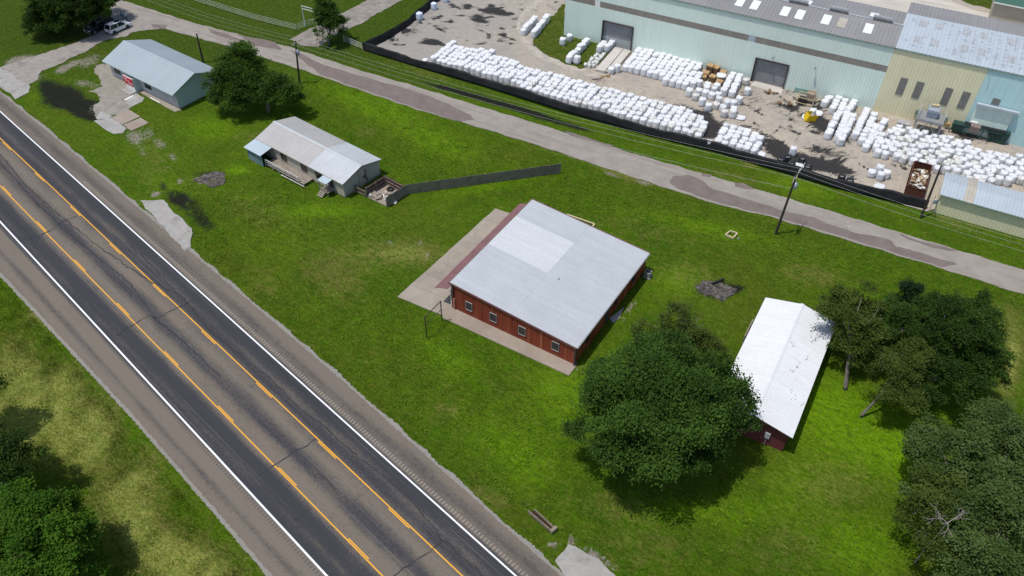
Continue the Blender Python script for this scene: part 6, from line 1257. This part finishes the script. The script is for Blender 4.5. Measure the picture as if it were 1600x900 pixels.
tree('field_tree', 'leafy dark tree with pale trunk behind the mobile home', 'tree', tuple(G(420, 174)), c, 'green', .30, 1.0, 40, trunk_top=G(410, 125, 5.0), trunk_r=.28, limbs=14, dead=3, holes=.04)
for i, (cc_, lab) in enumerate((([cr(75, 18, 4.0, 80, 4.2), cr(62, 38, 2.4, 60, 2.6), cr(92, 38, 2.4, 60, 2.4)], 'dark bushy tree at the left of the shady clump by the drive'), ([cr(120, 10, 4.6, 100, 4.6), cr(108, 30, 3.0, 60, 2.6), cr(130, 14, 4.4, 60, 3)], 'dense dark tree in the middle of the shady clump by the drive'), ([cr(145, -4, 4.6, 84, 3.6), cr(170, 2, 3.6, 36, 1.4), cr(150, 6, 4.0, 50, 2.2)], 'dark tree whose branches reach towards the two people'))):
    tree('dark_tree', lab, 'tree', under(cc_[0]), cc_, 'dark', .34, 1.2, 50 + i, trunk_r=.3, limbs=7, group='shady clump by the drive')
c = [cr(515, 46, 2.8, 56, 3.0), cr(512, 28, 4.6, 48, 3.0), cr(510, 10, 6.2, 32, 2.6), cr(525, 38, 3.4, 40, 2.0)]
tree('field_tree', 'small upright dark tree beside the white arch gate', 'tree', tuple(G(514, 72)), c, 'green', .30, 1.1, 60, trunk_r=.2, limbs=7)

# ------------------------------------------------------------------ standing grass in the rough verges
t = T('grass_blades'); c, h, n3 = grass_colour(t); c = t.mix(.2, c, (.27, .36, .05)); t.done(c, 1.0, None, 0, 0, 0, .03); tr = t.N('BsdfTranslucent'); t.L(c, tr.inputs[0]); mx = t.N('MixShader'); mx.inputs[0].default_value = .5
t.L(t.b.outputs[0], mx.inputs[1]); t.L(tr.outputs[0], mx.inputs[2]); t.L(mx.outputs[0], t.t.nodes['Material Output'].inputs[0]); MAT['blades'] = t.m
def blades(name, pxs, n, h, w_b, label, seed):
    g_ = np.random.default_rng(seed); P_ = [G(x, y) for x, y in pxs]; xs_ = [p.x for p in P_]; ys_ = [p.y for p in P_]; x = g_.uniform(min(xs_), max(xs_), n * 3); y = g_.uniform(min(ys_), max(ys_), n * 3); k = np.zeros(len(x), bool)
    for i in range(len(P_)):
        a, b = P_[i], P_[(i + 1) % len(P_)]; cnd = ((a.y > y) != (b.y > y)) & (x < (b.x - a.x) * (y - a.y) / ((b.y - a.y) or 1e-9) + a.x); k ^= cnd
    clump = np.sin(x * 1.7 + 2 * np.sin(y * .6)) * np.sin(y * 1.3 + 1.5 * np.sin(x * .5)); k &= g_.random(len(x)) < .55 + .4 * clump
    o_ = x * HN[0] + y * HN[1]; k &= ~((o_ > 10.2) & (o_ < 30.5)); x, y = x[k][:n], y[k][:n]; n = len(x); z = ground_z(x, y); hh_ = h * g_.uniform(.4, 1.2, n) * (1 + .4 * np.sin(x * 1.7 + 2 * np.sin(y * .6)))
    a = g_.uniform(0, PI, n); dx, dy = np.cos(a) * w_b / 2, np.sin(a) * w_b / 2; lx, ly = g_.normal(0, .35, n) * hh_ + .15 * hh_, g_.normal(0, .35, n) * hh_ - .1 * hh_
    V = np.stack([np.stack([x - dx, y - dy, z], -1), np.stack([x + dx, y + dy, z], -1), np.stack([x + lx, y + ly, z + hh_], -1)], 1).reshape(-1, 3)
    o = np_mesh(name, V, np.arange(3 * n).reshape(n, 3), [MAT['blades']], np.repeat(fields(x, y), 3, 0), k=3); tag(o, label, 'grass', kind='stuff'); return o
blades('tall_grass', ((-60, 380), (60, 500), (200, 670), (300, 790), (400, 900), (440, 960), (-100, 1000), (-140, 600)), 120000, .30, .05, 'tall rough yellow green grass on the lower left verge', 1)
blades('verge_grass', ((290, 385), (410, 475), (600, 640), (810, 835), (860, 875), (900, 850), (1000, 900), (1100, 960), (1450, 960), (1420, 800), (1200, 760), (880, 640), (640, 470), (420, 330), (300, 300)), 170000, .14, .05, 'short mown lawn grass between the highway and the buildings', 2)
blades('lawn_grass', ((480, 115), (750, 203), (1020, 292), (1200, 342), (1480, 425), (1640, 470), (1640, 600), (1300, 600), (1100, 420), (900, 330), (640, 300), (420, 180)), 120000, .16, .06, 'lawn grass beside the back road', 3)

t = T('weed_leaves'); n = t.noise(t.pos(), 1.3, 3); t.done(t.mix(n, (.045, .12, .006), (.13, .22, .018)), 1.0, None, 0, 0, 0, .05); MAT['weed'] = t.m
def weeds(name, pxs, n, label, seed, hs=.22):
    g_ = np.random.default_rng(seed); P_ = [G(x, y) for x, y in pxs]; xs_ = [p.x for p in P_]; ys_ = [p.y for p in P_]; x = g_.uniform(min(xs_), max(xs_), n * 5); y = g_.uniform(min(ys_), max(ys_), n * 5); k = np.zeros(len(x), bool)
    for i in range(len(P_)):
        a, b = P_[i], P_[(i + 1) % len(P_)]; k ^= ((a.y > y) != (b.y > y)) & (x < (b.x - a.x) * (y - a.y) / ((b.y - a.y) or 1e-9) + a.x)
    k &= (np.sin(x * .31 + 2 * np.sin(y * .17)) + np.sin(y * .27 + x * .11) + g_.normal(size=len(x)) * .8) > .1; x, y = x[k][:n], y[k][:n]; n = len(x); m_ = 9
    z = ground_z(x, y); sz = hs * g_.uniform(.4, 1.5, n); X = np.repeat(x, m_) + g_.normal(size=n * m_) * np.repeat(sz, m_) * .8; Y = np.repeat(y, m_) + g_.normal(size=n * m_) * np.repeat(sz, m_) * .8; Z_ = np.repeat(z, m_) + np.repeat(sz, m_) * g_.uniform(.2, 1.0, n * m_)
    C = np.stack([X, Y, Z_], -1); nr = g_.normal(size=C.shape) * .6 + np.array([0, 0, 1.]); nr /= np.linalg.norm(nr, axis=1)[:, None]; u = np.cross(nr, g_.normal(size=C.shape)); u /= np.linalg.norm(u, axis=1)[:, None]; v = np.cross(nr, u); q = (np.repeat(sz, m_) * .42)[:, None]
    o = np_mesh(name, np.stack([C - u * q, C - v * q * .5, C + u * q, C + v * q * .5], 1).reshape(-1, 3), np.arange(4 * n * m_).reshape(-1, 4), [MAT['weed']]); tag(o, label, 'weeds', kind='stuff')
weeds('lawn_weeds', ((300, 385), (460, 500), (640, 660), (815, 810), (1000, 880), (1400, 890), (1420, 800), (1300, 640), (1240, 720), (1170, 740), (880, 620), (640, 500), (610, 460), (760, 320), (420, 260), (250, 300)), 1700, 'small weeds and tufts scattered through the near lawn', 5)
weeds('lawn_weeds', ((470, 125), (750, 210), (1020, 298), (1200, 346), (1480, 432), (1560, 470), (1230, 460), (1020, 390), (850, 320), (890, 262), (640, 285), (600, 240), (470, 180)), 1800, 'small weeds and tufts scattered through the lawn by the back road', 6)
